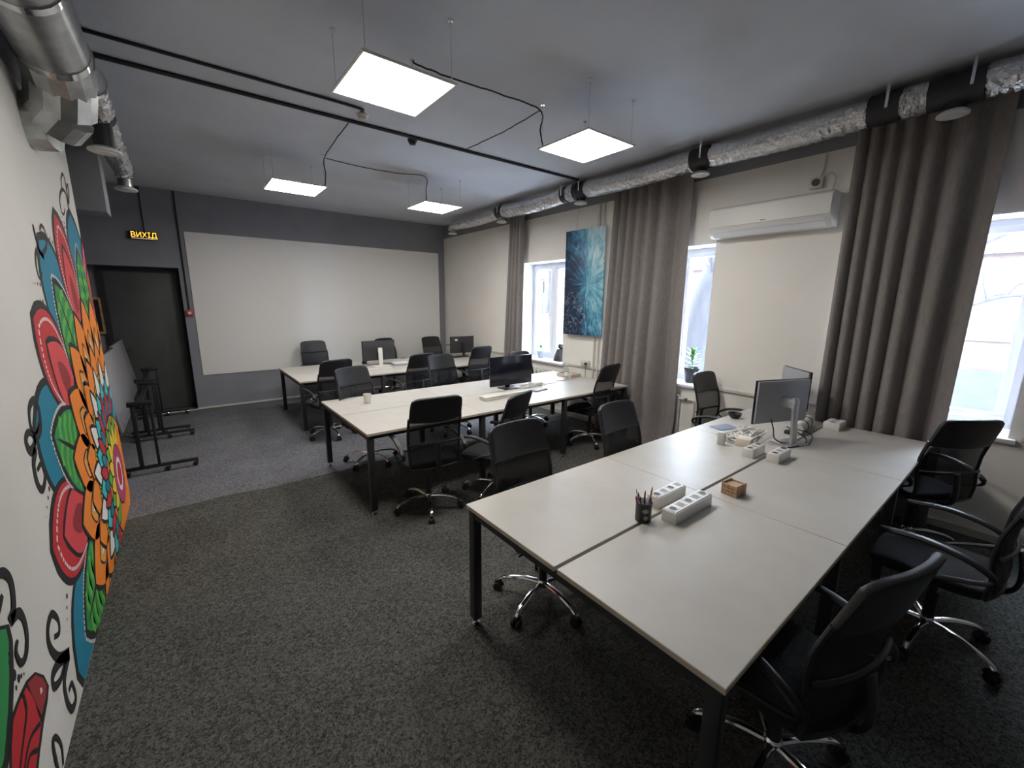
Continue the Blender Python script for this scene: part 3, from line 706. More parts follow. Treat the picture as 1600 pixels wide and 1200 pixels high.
# ================================================================== DESKS
def bench(label, x0, x1, y0, y1, ymid, gap=.018):
    t = thing('bench_desk', label, 'desk', (x0, y0, 0), 0, 'long white bench desks')
    LXX, D = x1-x0, y1-y0; n = 3; w = LXX/n; T = .74; m_ = ymid-y0
    for r_ in ((0, m_-gap/2), (m_+gap/2, D)):
        for i in range(n):
            tp = MB().box(i*w+.0015, (i+1)*w-.0015, r_[0], r_[1], T-.022, T).build('desktop', M['desk'], t, bevel=.0012, seg=1)
            # edge banding as its own thin strip on the outer edges
            eb = MB()
            ye = r_[0]-.0012 if r_[0] == 0 else r_[1]
            eb.box(i*w+.0015, (i+1)*w-.0015, ye, ye+.0012, T-.0215, T-.0012)
            if i == 0: eb.box(-.0002, .0013, r_[0], r_[1], T-.0215, T-.0012)
            eb.build('edge_band', M['desk_edge'], tp)
    for i in range(n+1):
        x = min(max(i*w, .035), LXX-.035)
        for y in (.035, D-.035):
            lg = MB().box(x-.025, x+.025, y-.025, y+.025, .045, T-.023).build('leg', M['graphite'], t, bevel=.003)
            MB().lathe([(.024, 0), (.024, .01), (.010, .016), (.010, .046)], 14, (x, y, 0)).build('levelling_foot', M['chrome'], lg, smooth=True)
        MB().box(x-.02, x+.02, .06, D-.06, T-.068, T-.0225).build('cross_rail', M['graphite'], t)
    for y in (.05, D-.09, m_-.12, m_+.08):
        MB().box(.06, LXX-.06, y, y+.035, T-.066, T-.0226).build('side_rail', M['graphite'], t)
    return t
bench('long white bench desk in the foreground with pen pot and silver monitor', 1.10, 4.60, .40, 1.79, 1.095)
bench('middle long white bench desk with the black screen monitor and cup', 1.09, 4.575, 3.30, 4.735, 4.02, .01)
bench('farthest long white bench desk in front of the whiteboard', 1.145, 4.63, 6.06, 7.53, 6.79, .01)

# ================================================================== CHAIRS
def back_y(z):
    K = [(.44, -.225), (.55, -.238), (.66, -.222), (.78, -.232), (.90, -.268), (1.00, -.295), (1.08, -.315)]
    for (a, p), (b, q) in zip(K, K[1:]):
        if z <= b:
            u = (z-a)/(b-a); u = u*u*(3-2*u) if False else u
            return p+(q-p)*u
    return K[-1][1]
def make_chair():
    t = thing('office_chair', 'x', 'chair', (0, 0, 0), 0, 'black mesh office chairs')
    # five star base
    star = MB().lathe([(.026, .085), (.034, .09), (.034, .125), (.026, .135)], 18).build('base_hub', M['chrome'], t, smooth=True)
    leg0 = cas0 = None
    for k in range(5):
        a = 2*PI*k/5+.3
        if leg0 is None:
            pts = smoothpath([(.02, 0, .112), (.12, 0, .118), (.22, 0, .103), (.275, 0, .082), (.292, 0, .066)], 4)
            leg0 = MB().tube(pts, [.019-.006*i/(len(pts)-1) for i in range(len(pts))], 8, flat=.75).build('base_leg', M['chrome'], t, smooth=True)
            c_ = MB()
            for e in (-.017, .017): c_.tube([(.292, e-.008, .026), (.292, e+.008, .026)], .026, 14)
            c_.tube([(.262, 0, .034), (.272, 0, .052), (.29, 0, .060), (.308, 0, .056)], .014, 8)
            cas0 = c_.build('caster', M['rubber'], t, smooth=True)
            lo, co = leg0, cas0
        else:
            lo = leg0.copy(); co = cas0.copy(); col.objects.link(lo); col.objects.link(co); lo.parent = t; co.parent = t
        lo.rotation_euler = (0, 0, a); co.rotation_euler = (0, 0, a)
    MB().lathe([(.026, .13), (.026, .29), (.018, .292), (.018, .405)], 16).build('gas_column', M['black_plastic'], t, smooth=True)
    mech = MB().box(-.075, .075, -.13, .12, .40, .437).build('tilt_mechanism', M['black_plastic'], t, bevel=.012)
    MB().tube([(.06, .03, .415), (.16, .04, .405), (.235, .045, .40)], .007, 8).build('lever', M['chrome'], mech, smooth=True)
    MB().tube([(0, .12, .41), (0, .16, .39)], .02, 10).build('tension_knob', M['black_plastic'], mech, smooth=True)
    # seat
    def seat(u, v):
        a = (u-.5)*2; b = (v-.5)*2
        s_ = (1-.13*abs(b)**4) ; q = (1-.12*abs(a)**4)
        z = .478-.018*a*a+.012*math.cos(PI*a)*0 - .03*max(0, b)**3 - .006*(1-a*a)*(1-b*b)
        return (.238*a*s_, .025+.235*b*q, z)
    MB().shell(seat, 12, 12, .062).build('seat', M['fabric'], t, bevel=.018, seg=3)
    # back : spine bracket, mesh, head rest, frame
    def wid(z):
        return .212 + .012*math.sin((z-.45)*5)
    def sheet(u, z, off=0):
        a = (u-.5)*2
        return (a*wid(z), back_y(z)+.040*a*a+off, z)
    MB().shell(lambda u, v: sheet(u, .455+(.885-.455)*v), 10, 12, .004).build('mesh_back', M['mesh'], t, smooth=True)
    def hr(u, v):
        z0 = .872; a = (u-.5)*2
        top = 1.078-.022*abs(a)**9 - .006*(a*a)
        z = z0+(top-z0)*v
        w = wid(z)*(1+.02*v)
        sh = 1-.03*max(0, v-.6)**2/.16
        return (a*w*sh, back_y(z)+.040*a*a*(1-.3*v)+.003, z+.012*(1-v)*(a*a-1))
    MB().shell(hr, 14, 8, .030).build('headrest', M['leather'], t, bevel=.010, seg=2)
    zs = [.455+(.90-.455)*i/10 for i in range(11)]
    for sg in (0, 1):
        MB().tube([sheet(sg, z) for z in zs], .011, 8).build('back_frame', M['black_plastic'], t, smooth=True)
    MB().tube([sheet(i/8, .455) for i in range(9)], .011, 8).build('back_frame', M['black_plastic'], t, smooth=True)
    MB().tube([sheet(i/8, .67, -.016) for i in range(9)], .009, 8).build('lumbar_bar', M['black_plastic'], t, smooth=True)
    sp = MB()
    pts = smoothpath([(0, -.10, .425), (0, -.21, .425), (0, -.262, .47), (0, -.268, .56), (0, -.250, .67)], 5)
    sp.tube(pts, .026, 8, flat=.4); sp.build('back_bracket', M['black_plastic'], t, smooth=True)
    for sx in (-1, 1):
        p = smoothpath([(sx*.262, .21, .655), (sx*.272, .05, .672), (sx*.275, -.10, .650), (sx*.272, -.185, .612), (sx*.268, -.205, .575), (sx*.262, -.16, .545), (sx*.256, -.03, .500), (sx*.245, .07, .448)], 5)
        MB().tube(p, [.021 if i < len(p)*.5 else .015 for i in range(len(p))], 8, flat=.7).build('armrest', M['black_plastic'], t, smooth=True)
        MB().tube([(sx*.245, .07, .448), (sx*.12, .07, .437)], .012, 8).build('arm_mount', M['chrome'], t, smooth=True)
    return t

CHAIRS = [
 # x, y, heading deg (0 = faces +y, clockwise from above), label
 (1.58, 1.68, 180, 'black office chair tucked behind the left end of the foreground desk'),
 (1.565, 3.18, 7, 'black mesh office chair seen from behind before the left end of the middle desk'),
 (2.22, 3.08, -22, 'dark office chair turned aside at the middle desk below the black monitor'),
 (4.06, 3.50, -8, 'black office chair at the right end of the middle desk, before the wide curtain'),
 (2.53, 1.64, 178, 'black office chair tilted behind the middle of the foreground desk, before the wide curtain'),
 (4.46, 1.97, 182, 'black office chair by the middle window under the potted plant'),
 (4.26, .42, 36, 'black mesh office chair at the far right corner of the foreground desk'),
 (3.06, .150, 3, 'black office chair cut by the right frame edge, both looped armrests toward the desk'),
 (1.66, .41, 14, 'closest black office chair at the bottom right, seen from behind'),
 (1.54, 4.55, 162, 'dark office chair behind the left end of the middle desk, beside the cup'),
 (2.86, 4.98, 175, 'grayish office chair behind the middle desk, left of the black monitor'),
 (4.02, 4.64, 176, 'grayish office chair half hidden behind the black monitor'),
 (1.44, 5.82, -13, 'black office chair at the left end of the far desk, seen from behind'),
 (2.64, 5.79, -10, 'black office chair at the middle of the far desk, overlapped by a gray one'),
 (3.94, 6.14, -6, 'black office chair at the right end of the far desk, left of the narrow curtain'),
 (1.88, 8.09, 178, 'black office chair standing against the whiteboard at the far desk, leftmost'),
 (3.24, 7.95, 165, 'black office chair mostly hidden behind the far monitor with white stand'),
 (4.16, 7.80, 175, 'black office chair against the right edge of the whiteboard behind the far desk'),
]
c0 = make_chair()
for i, (x, y, a, l) in enumerate(CHAIRS):
    o = c0 if i == 0 else copy_tree(c0)
    o.location = (x, y, 0); o.rotation_euler = (0, 0, -R(a)); o['label'] = l
    if i == 2:
        for ch in o.children:
            if not ch.name.startswith(('base_', 'caster', 'gas_column')): ch.location.z -= .055
    if i:
        rb_ = random.uniform(0, 1.2)
        for ch in o.children:
            if ch.name.startswith(('base_leg', 'caster')): ch.rotation_euler[2] += rb_

# ================================================================== DESK THINGS
T = .74
# front silver monitor
def monitor(label, c, ang, w, h, zc, back_m, screen_m, stand_m, stand_back, foot, logo=False, tilt=0, pole_w=.05):
    """faces local +y; stand sits on the -y side"""
    t = thing('monitor', label, 'monitor', (c[0], c[1], T), -R(ang))
    rot = Matrix.Rotation(R(tilt), 3, 'X'); z = zc-T
    MB().cbox((0, 0, z), (w, .016, h), rot).build('screen', screen_m, t, bevel=.003)
    MB().cbox((0, -.014, z), (w-.012, .022, h-.012), rot).build('back_cover', back_m, t, bevel=.008)
    MB().cbox((0, -stand_back*.5-.01, z), (.055, stand_back*.9, .07)).build('mount', stand_m, t, bevel=.006)
    st = MB(); p0 = Vector((0, -stand_back-.012, .012)); p1 = Vector((0, -stand_back*.8-.012, z+.05))
    st.cbox((p0+p1)/2, (pole_w, .022, (p1-p0).length), Matrix.Rotation(-math.atan2(p1.y-p0.y, p1.z-p0.z), 3, 'X')); st.build('stand', stand_m, t, bevel=.005)
    MB().cbox((0, -stand_back+.02, .006), (foot[0], foot[1], .012)).build('foot', stand_m, t, bevel=.004)
    if logo:
        rg = MB(); n = 24
        rg.tube([(.021*math.cos(2*PI*k/n), 0, .021*math.sin(2*PI*k/n)) for k in range(n+1)], .0018, 6, caps=False)
        rg.build('logo_ring', M['silver_light'], t, loc=(0, -.0262, z+h*.28))
        text_mesh('DELL', 'logo', M['silver_light'], t, .013, .0006, (0, -.0262, z+h*.28), (R(90), 0, 0))
    return t
monitor('silver backed monitor on a slanted metal stand, foreground desk', (3.70, 1.215), 22, .533, .35, 1.06, M['silver'], M['screen'], M['silver_light'], .14, (.22, .16), True)
monitor('second silver monitor turned sideways behind the first, near the dark curtain', (4.50, 1.37), 134, .44, .36, 1.045, M['silver'], M['screen'], M['black_plastic'], .06, (.18, .14))
monitor('black screen monitor facing the camera on the middle desk', (3.19, 4.06), 180, .66, .365, .975, M['dark_gray'], M['screen'], M['black_plastic'], .07, (.24, .17), False, 0, .07)
monitor('dark backed monitor on a white stand on the far desk', (2.55, 6.87), 0, .56, .33, 1.0, M['dark_gray'], M['screen'], M['white_plastic'], .07, (.26, .18), False, 0, .07)
m5 = monitor('black monitor with a white sticker at the right end of the far desk', (4.36, 7.16), 3, .53, .33, .97, M['dark_gray'], M['screen'], M['black_plastic'], .06, (.2, .15))
MB().cbox((-.14, -.0262, .33), (.06, .001, .035)).build('sticker', M['paper'], m5)

# power strips in white socket blocks
def socket_block(label, x, y, L, n, D=.075, H=.066, rz=0):
    t = thing('power_strip', label, 'power strip', (x, y, T), rz, 'white socket blocks on the foreground desk')
    MB().box(0, L, -D/2, D/2, 0, H-.004).build('housing', M['white_plastic'], t, bevel=.004)
    fr_ = MB(); fr_.box(.006, L-.006, -D/2+.006, D/2-.006, H-.004, H); fr_.build('face_plate', M['pvc'], t, bevel=.0015, seg=1)
    for k in range(n):
        xx = L*(k+.5)/n
        s = MB().box(xx-.024, xx+.024, -.022, .022, H, H+.0015).build('socket', M['ivory'], t)
        so_ = MB(); so_.tube([(xx, 0, H+.0015), (xx, 0, H+.0022)], .018, 16); so_.build('socket_well', M['dark_gray'] if k % 2 == 0 else mat('socket_gray', (.30, .30, .30), .5), s)
    return t
socket_block('long white socket block nearest the pen pot, on the camera side of the seam', 1.80, 1.012, .36, 5, .08)
socket_block('shorter white socket block just behind the long one, on the far side of the seam', 1.88, 1.155, .27, 4, .075)
socket_block('small white socket block by the monitor cables, on the far side of the seam', 3.07, 1.17, .20, 3, .075)
socket_block('small white socket block below the silver monitor, on the camera side of the seam', 3.10, 1.02, .22, 3, .08)
socket_block('plain white socket block at the desk end beside the dark curtain', 4.36, 1.02, .20, 3, .12)

# pen pot with pens
pp = thing('pen_pot', 'black mesh pen pot standing on the foreground desk', 'pen holder', (1.722, 1.105, T))
MB().lathe([(.036, 0), (.039, .004), (.039, .098), (.041, .102), (.037, .102), (.036, .01)], 24).build('cup', M['black_plastic'], pp, smooth=True)
MB().lathe([(.0405, .094), (.0415, .1025), (.039, .1035)], 24).build('rim', M['graphite'], pp, smooth=True)
lb = MB()
for z, a0, a1 in ((.066, -.5, .35), (.030, -.3, .3)):
    for k in range(6):
        a = -2.2+a0+(a1-a0)*k/6; b = -2.2+a0+(a1-a0)*(k+1)/6
        hh = .010*math.sin(PI*(k+.5)/6)+.002
        lb.add([(.0396*math.cos(a), .0396*math.sin(a), z-hh), (.0396*math.cos(b), .0396*math.sin(b), z-hh), (.0396*math.cos(b), .0396*math.sin(b), z+hh), (.0396*math.cos(a), .0396*math.sin(a), z+hh)], [(0, 1, 2, 3)])
lb.build('printed_mark', M['silver'], pp)
PENS = [('red', (.45, .03, .06), -.020, .012, -.05, .02, .145), ('blue', (.03, .06, .45), -.006, .016, -.01, .03, .150), ('dark blue', (.02, .03, .18), -.012, -.012, -.02, -.01, .140),
        ('crimson', (.40, .02, .10), .006, .0, .012, .01, .142), ('brown wooden', (.40, .20, .10), .018, -.010, .045, -.015, .185), ('dark red', (.30, .02, .04), .020, .012, .035, .02, .150),
        ('violet', (.16, .05, .30), .004, -.018, .02, -.03, .138), ('black', (.02, .02, .02), -.024, -.004, -.035, .0, .15)]
for nm, c_, x, y, dx, dy, L_ in PENS:
    o = thing('pencil' if 'wooden' in nm else 'pen', '%s %s standing in the black mesh pot' % (nm, 'pencil' if 'wooden' in nm else 'pen'), 'pencil' if 'wooden' in nm else 'pen', (1.722+x*.8, 1.105+y*.8, T+.013), 0, 'pens in the pot')
    ex_ = Vector((dx*.55, dy*.55, L_-.02))
    MB().tube([(0, 0, 0), ex_*.86], .0042, 8).build('barrel', mat('pen_'+nm.replace(' ', '_'), c_, .4), o, smooth=True)
    MB().tube([ex_*.86, ex_*.93, ex_], [.0042, .003, .0008], 8).build('tip', M['wood'] if 'wooden' in nm else M['black_plastic'], o, smooth=True)
o = thing('paintbrush', 'thin brown brush leaning left out of the black pot', 'brush', (1.700, 1.100, T+.013), 0, 'pens in the pot')
e_ = Vector((-.028, .022, .165)); MB().tube([(0.002, 0.004, 0), e_*.85], [.003, .0025], 8).build('handle', M['wood'], o, smooth=True); MB().tube([e_*.85, e_], [.003, .001], 8).build('tip', mat('brush_tip', (.25, .1, .08), .7), o)

# small wooden box
wbx = thing('wooden_box', 'small open pale wooden box with slatted sides on the foreground desk', 'box', (2.40, .965, T), R(-6))
MB().box(-.05, .05, -.045, .045, 0, .006).build('base', M['wood'], wbx)
for sx in (-1, 1):
    for z in (.008, .028, .048): MB().cbox((sx*.047, 0, z+.008), (.005, .09, .017)).build('slat', M['wood'], wbx)
for sy in (-1, 1):
    for k in range(5): MB().cbox((-.04+.02*k, sy*.0435, .038), (.017, .004, .064)).build('slat', M['wood'], wbx)
MB().box(-.043, .043, -.040, .040, .006, .056).build('stacked_cards', mat('beige_cards', (.50, .36, .24), .7), wbx)

# clutter by the silver monitor
tag(MB().box(-.055, .055, -.05, .05, 0, .062).build('paper_box', mat('cream_card', (.72, .64, .54), .7), bevel=.003, loc=(3.33, 1.30, T), rot=(0, 0, R(8))), 'small cream cardboard box beside the silver monitor foot', 'box')
cb = thing('charger_box', 'upright ivory charger block near the pale blue sachet', 'charger', (3.20, 1.42, T), R(12))
MB().box(-.020, .020, -.025, .025, 0, .10).build('housing', M['ivory'], cb, bevel=.005)
MB().box(-.014, .014, -.0262, -.0252, .02, .085).build('dark_face', M['silver'], cb)
tag(MB().cbox((0, 0, .003), (.20, .13, .006)).build('booklet', M['slate'], loc=(3.68, 1.62, T), rot=(0, 0, R(-18))), 'slate blue booklet lying near the back edge of the foreground desk', 'booklet')
def pouch(u, v):
    a = (u-.5)*2; b = (v-.5)*2
    return (a*.075, b*.055, .004+.022*(1-a**4)*(1-b**4)+.004*math.sin(7*a+5*b))
tag(MB().shell(pouch, 10, 8, .002).build('sachet', M['blue_bag'], smooth=True, loc=(3.48, 1.50, T+.001), rot=(0, 0, R(-10))), 'crumpled pale blue plastic sachet on the booklet edge', 'sachet')
rnd = random.Random(11)
wc = MB()
for k in range(18):
    pts = [(3.28+rnd.uniform(0, .5), 1.30+rnd.uniform(-.02, .2), T+.008+.004*k*.5) for _ in range(7)]
    wc.tube(smoothpath(pts, 6), .0055, 6)
tag(wc.build('cable_bundle', M['white_plastic'], smooth=True), 'tangle of white cables under the silver monitor', 'cables')['kind'] = 'stuff'
bc = MB()
bc.tube(smoothpath([(3.55, 1.215, .93), (3.55, 1.19, .86), (3.54, 1.17, .79), (3.60, 1.12, .752), (3.78, 1.08, .748)], 7), .005, 6)
bc.tube(smoothpath([(3.74, 1.16, .85), (3.82, 1.10, .80), (3.86, 1.05, .75), (3.70, 1.02, .748), (3.52, 1.06, .748)], 7), .0045, 6)
bc.tube(smoothpath([(3.92, 1.14, .80), (4.0, 1.06, .76), (3.88, 1.02, .748), (3.72, .99, .748)], 7), .0045, 6)
tag(bc.build('black_cable', M['black_plastic'], smooth=True), 'black monitor leads looping down over the desk seam', 'cables')
ad = thing('power_adapter', 'flat black power adapter lying behind the monitor stand', 'power adapter', (3.98, 1.19, T), R(-12))
MB().box(-.07, .07, -.028, .028, 0, .032).build('housing', M['black_plastic'], ad, bevel=.006)
MB().tube(smoothpath([(.07, 0, .016), (.12, .0, .01), (.16, -.04, .006)], 5), .004, 6).build('lead', M['black_plastic'], ad, smooth=True)
rl = thing('cable_roll', 'thick roll of ivory cable sleeve tied with a dark strap', 'cable roll', (4.16, 1.17, T), R(6))
MB().tube([(-.20, 0, .05), (0, 0, .052), (.21, 0, .05)], [.044, .05, .046], 16).build('roll', M['ivory'], rl, smooth=True)
for x in (-.06, .1): MB().tube([(x, 0, .051), (x+.012, 0, .051)], .0525, 16).build('strap', M['black_plastic'], rl, smooth=True)
bowl = thing('black_bowl', 'small black bowl at the back edge of the foreground desk beside the silver monitor', 'bowl', (4.08, 1.71, T))
MB().lathe([(.03, 0), (.052, .02), (.062, .05), (.057, .05), (.045, .02), (.02, .008)], 20).build('bowl_body', M['black_plastic'], bowl, smooth=True)

# middle desk things
bx = thing('cable_box', 'long low beige storage box before the black monitor', 'box', (2.86, 3.74, T), R(3))
MB().box(-.34, .34, -.06, .06, 0, .036).build('tray', M['ivory'], bx, bevel=.006)
MB().box(-.345, .345, -.065, .065, .036, .044).build('lid', M['white_plastic'], bx, bevel=.003)
cp = thing('cup', 'frosted white plastic cup on the middle desk', 'cup', (1.47, 4.37, T))
MB().lathe([(.030, 0), (.031, .002), (.040, .096), (.042, .10), (.039, .10), (.029, .005)], 20).build('cup_body', M['cup'], cp, smooth=True)
bt = thing('plastic_bottle', 'clear plastic bottle at the right end of the middle desk', 'bottle', (4.22, 4.10, T))
MB().lathe([(.030, 0), (.032, .01), (.032, .13), (.026, .16), (.013, .185), (.013, .20)], 18).build('bottle_body', M['clear_plastic'], bt, smooth=True)
MB().lathe([(.015, .198), (.015, .214)], 14).build('cap', M['white_plastic'], bt)
MB().lathe([(.0325, .05), (.0325, .10)], 18).build('paper_label', M['paper'], bt, smooth=True)
tr = thing('desk_tray', 'low beige tray at the right end of the middle desk', 'tray', (4.44, 4.27, T), R(4))
MB().box(-.11, .11, -.14, .14, 0, .006).build('base', mat('beige_board', (.55, .46, .38), .7), tr)
for (a, b, c, d) in ((-.11, -.104, -.14, .14), (.104, .11, -.14, .14), (-.104, .104, -.14, -.134), (-.104, .104, .134, .14)): MB().box(a, b, c, d, .006, .045).build('side', mat('beige_side', (.55, .46, .38), .7), tr)
tag(MB().cbox((0, 0, .022), (.15, .12, .044)).build('carton', M['paper'], bevel=.003, loc=(3.56, 4.02, T), rot=(0, 0, R(12))), 'small white carton behind the right edge of the black monitor', 'box')
nb = thing('notebook', 'open gray notebook lying right of the beige storage box', 'notebook', (3.40, 3.80, T), R(10))
MB().box(-.11, .11, -.08, .08, 0, .014).build('cover', M['silver'], nb, bevel=.002)
MB().box(-.105, .105, -.075, .075, .014, .018).build('pages', M['paper'], nb)
gc = MB(); rnd = random.Random(5)
for k in range(4): gc.tube(smoothpath([(3.25+rnd.uniform(0, .5), 3.92+rnd.uniform(0, .18), T+.005+.003*k) for _ in range(6)], 6), .004, 6)
tag(gc.build('cable_bundle', M['white_plastic'], smooth=True), 'white cables lying around the black monitor foot', 'cables')['kind'] = 'stuff'
cable('power_cable', 'thin gray cable across the seam of the middle desk', [(3.62, 4.03, T+.005), (3.85, 3.99, T+.005), (4.0, 4.08, T+.005), (4.15, 4.05, T+.005)], .004, M['silver'])

# far desk things
ps = thing('paper_stack', 'stack of papers and a keyboard beside the far white stand', 'papers', (2.86, 6.74, T), R(-6))
MB().box(-.13, .13, -.09, .09, 0, .035).build('folder', M['silver'], ps, bevel=.003)
MB().cbox((.01, .005, .041), (.24, .17, .012), Matrix.Rotation(R(5), 3, 'Z')).build('paper_sheets', M['paper'], ps)
kb = thing('keyboard', 'white keyboard lying on the far desk under the monitor', 'keyboard', (2.42, 6.55, T), R(2))
MB().box(-.20, .20, -.06, .06, 0, .014).build('body', M['white_plastic'], kb, bevel=.004)
kk = MB()
for i in range(12):
    for j in range(4): kk.cbox((-.176+.032*i, -.039+.026*j, .0165), (.026, .020, .005))
ko = kk.build('keys', M['ivory'], kb); ko['kind'] = 'stuff'
ms = thing('desk_clock', 'tiny dark and white desk gadget left of the far monitor', 'gadget', (2.42, 7.2, T))
MB().cbox((0, 0, .025), (.10, .05, .05)).build('housing', M['black_plastic'], ms, bevel=.008)
MB().cbox((.035, -.0265, .028), (.03, .003, .03)).build('face', M['white_plastic'], ms)
gc = MB(); rnd = random.Random(8)
for k in range(4): gc.tube(smoothpath([(3.98+rnd.uniform(0, .45), 7.0+rnd.uniform(-.05, .12), T+.006+.003*k) for _ in range(6)], 6), .005, 6)
tag(gc.build('cable_bundle', M['black_plastic'], smooth=True), 'black cables at the foot of the far right monitor', 'cables')['kind'] = 'stuff'

# ================================================================== MURAL
MX = LX
C_BLACK = mat('mural_black', (.018, .018, .02), .6); C_TEAL = mat('mural_teal', (.012, .21, .32), .6); C_RED = mat('mural_red', (.54, .026, .034), .6)
C_DRED = mat('mural_dark_red', (.30, .03, .035), .6); C_GREEN = mat('mural_green', (.11, .44, .06), .6); C_DGREEN = mat('mural_dark_green', (.03, .27, .075), .6)
C_ORANGE = mat('mural_orange', (.86, .24, .024), .6); C_YELLOW = mat('mural_yellow', (.80, .58, .04), .6); C_CYAN = mat('mural_turquoise', (.04, .52, .56), .6)
C_WHITE = mat('mural_white', (.80, .78, .74), .6); C_PINK = mat('mural_pink', (.45, .05, .16), .6); C_LRED = mat('mural_light_red', (.68, .065, .075), .6)
mural = thing('wall_mural', 'colourful painted mandala mural with petals, leaves and black curls', 'mural', (MX, CY0 := 4.57, CZ0 := .39))
_layer = [0]
def clip_poly(P):
    def half(P, f, g):
        out = []
        for i in range(len(P)):
            a, b = P[i], P[(i+1) % len(P)]; fa, fb = f(a), f(b)
            if fa >= 0: out.append(a)
            if (fa >= 0) != (fb >= 0):
                t = fa/(fa-fb); out.append((a[0]+(b[0]-a[0])*t, a[1]+(b[1]-a[1])*t))
        return out
    P = half(P, lambda p: WALL_END-.003-p[0], 0)
    if len(P) >= 3: P = half(P, lambda p: p[1]-.004, 0)
    return P
def flat(polys, name, m, lift, parent=None):
    """flat painted shapes: thin slabs on the wall face; polys in room (y, z)"""
    bm = bmesh.new()
    for P in polys:
        P = clip_poly(P)
        if len(P) < 3: continue
        vs = [bm.verts.new((lift, y-CY0, z-CZ0)) for y, z in P]
        try: fc = bm.faces.new(vs)
        except ValueError: continue
    if not bm.faces: bm.free(); return None
    bmesh.ops.triangulate(bm, faces=bm.faces[:])
    for fc in bm.faces:
        fc.normal_update()
        if fc.normal.x < 0: fc.normal_flip()
    me = bpy.data.meshes.new(name); bm.to_mesh(me); bm.free(); me.materials.append(m)
    o = bpy.data.objects.new(name, me); col.objects.link(o); o.parent = parent or mural
    return o
def pol(r, th): return (CY0+r*math.cos(th), CZ0+r*math.sin(th))
def petal(th, r0, r1, w, grow=0.0, p=2.6, n=12, bulge=.35):
    """polar petal with pointed tip: half width w (rad)"""
    L_, Rr = [], []
    for i in range(n+1):
        t = i/n; rr = r0-grow+(r1+grow*1.6-r0+grow)*t
        hw = w*((1-t**p)**.9)*(1+bulge*math.sin(PI*min(t*1.1, 1))) + grow/max(rr, .3)*(1 if t < .98 else 0)
        L_.append(pol(rr, th+hw)); Rr.append(pol(rr, th-hw))
    return L_+Rr[::-1]
def ribbon(pts, w0, w1, name='curl', lift=.0016, m=None, parent=None):
    P = [Vector((p[0], p[1], 0)) for p in pts]; sp = smoothpath(P, 7); n = len(sp); A, B = [], []
    for i, q in enumerate(sp):
        t = (sp[min(i+1, n-1)]-sp[max(i-1, 0)]).normalized(); nn = Vector((-t.y, t.x, 0)); w = w0+(w1-w0)*i/(n-1)
        if isinstance(w1, tuple): w = w0
        A.append((q.x+nn.x*w/2, q.y+nn.y*w/2)); B.append((q.x-nn.x*w/2, q.y-nn.y*w/2))
    quads = [[A[i], A[i+1], B[i+1], B[i]] for i in range(n-1)]
    return flat(quads, name, m or C_BLACK, lift, parent)
OUT = [(74, 'r'), (88, 't'), (105, 'r'), (122, 't'), (139, 'r'), (155, 't'), (170.5, 'r'), (188, 't'), (203, 'r')]
LV = lambda k: .0004*k
def dashes(th, r0, r1, w, p, bu, name='stitch_marks'):
    qs = []
    pl = petal(th, r0, r1, w, 0, p, 14, bu); n = len(pl)//2
    for side in (pl[:n], pl[n:][::-1]):
        for i in range(1, n-1):
            a, b = Vector(side[i]+(0,)), Vector(side[i+1]+(0,)); d = (b-a); nn = Vector((-d.y, d.x, 0)).normalized()*.009
            for f0, f1 in ((.05, .38), (.55, .88)):
                p, q = a+d*f0, a+d*f1; qs.append([(p+nn).to_2d()[:], (q+nn).to_2d()[:], (q-nn).to_2d()[:], (p-nn).to_2d()[:]])
    o = flat(qs, name, C_WHITE, LV(6))
    if o: o['kind'] = 'stuff'
for pas in ('t', 'r'):
    for th, kd in OUT:
        if kd != pas: continue
        a = R(th)
        if kd == 't':
            flat([petal(a, 1.30, 2.05, R(9.3), .028, 5.5, 16, .04)], 'petal_outline', C_BLACK, LV(1)); flat([petal(a, 1.30, 2.05, R(9.3), 0, 5.5, 16, .04)], 'petal', C_TEAL, LV(2))
            dashes(a, 1.35, 1.84, R(9.6), 2.0, .05)
        else:
            flat([petal(a, 1.32, 2.03, R(7.7), .028, 5.0, 16, .08)], 'petal_outline', C_BLACK, LV(3)); flat([petal(a, 1.32, 2.03, R(7.7), 0, 5.0, 16, .08)], 'petal', C_RED, LV(4))
            flat([petal(a, 1.32, 1.82, R(5.2), .02, 3.0)], 'petal_outline', C_BLACK, LV(5)); flat([petal(a, 1.32, 1.82, R(5.2), 0, 3.0)], 'inner_petal', C_LRED, LV(6))
            flat([petal(a, 1.40, 1.62, R(2.0), .015)], 'petal_outline', C_DRED, LV(7))
            dashes(a, 1.36, 1.96, R(6.7), 5.0, .08)
for th, kd in OUT:
    if kd != 't': continue
    a = R(th)
    flat([petal(a, 1.16, 1.78, R(11), .025, 1.9, 14, .02)], 'leaf_outline', C_BLACK, LV(7)); flat([petal(a, 1.16, 1.78, R(11), 0, 1.9, 14, .02)], 'leaf', C_DGREEN, LV(8))
    st_ = []
    for s_ in (-1, 1):
        for k in range(5):
            rr = 1.20+.105*k; w = R(9.8)*(1-((rr-1.16)/.62)**1.9)**.9
            st_.append([pol(rr, a+s_*R(.5)), pol(rr+.055, a+s_*R(.5)), pol(rr+.075, a+s_*w*.55), pol(rr+.05, a+s_*w), pol(rr+.0, a+s_*w*.95), pol(rr+.03, a+s_*w*.55)])
    flat(st_, 'leaf_stripes', C_GREEN, LV(9)); flat([petal(a, 1.15, 1.74, R(.5), 0)], 'leaf_rib', C_BLACK, LV(10))
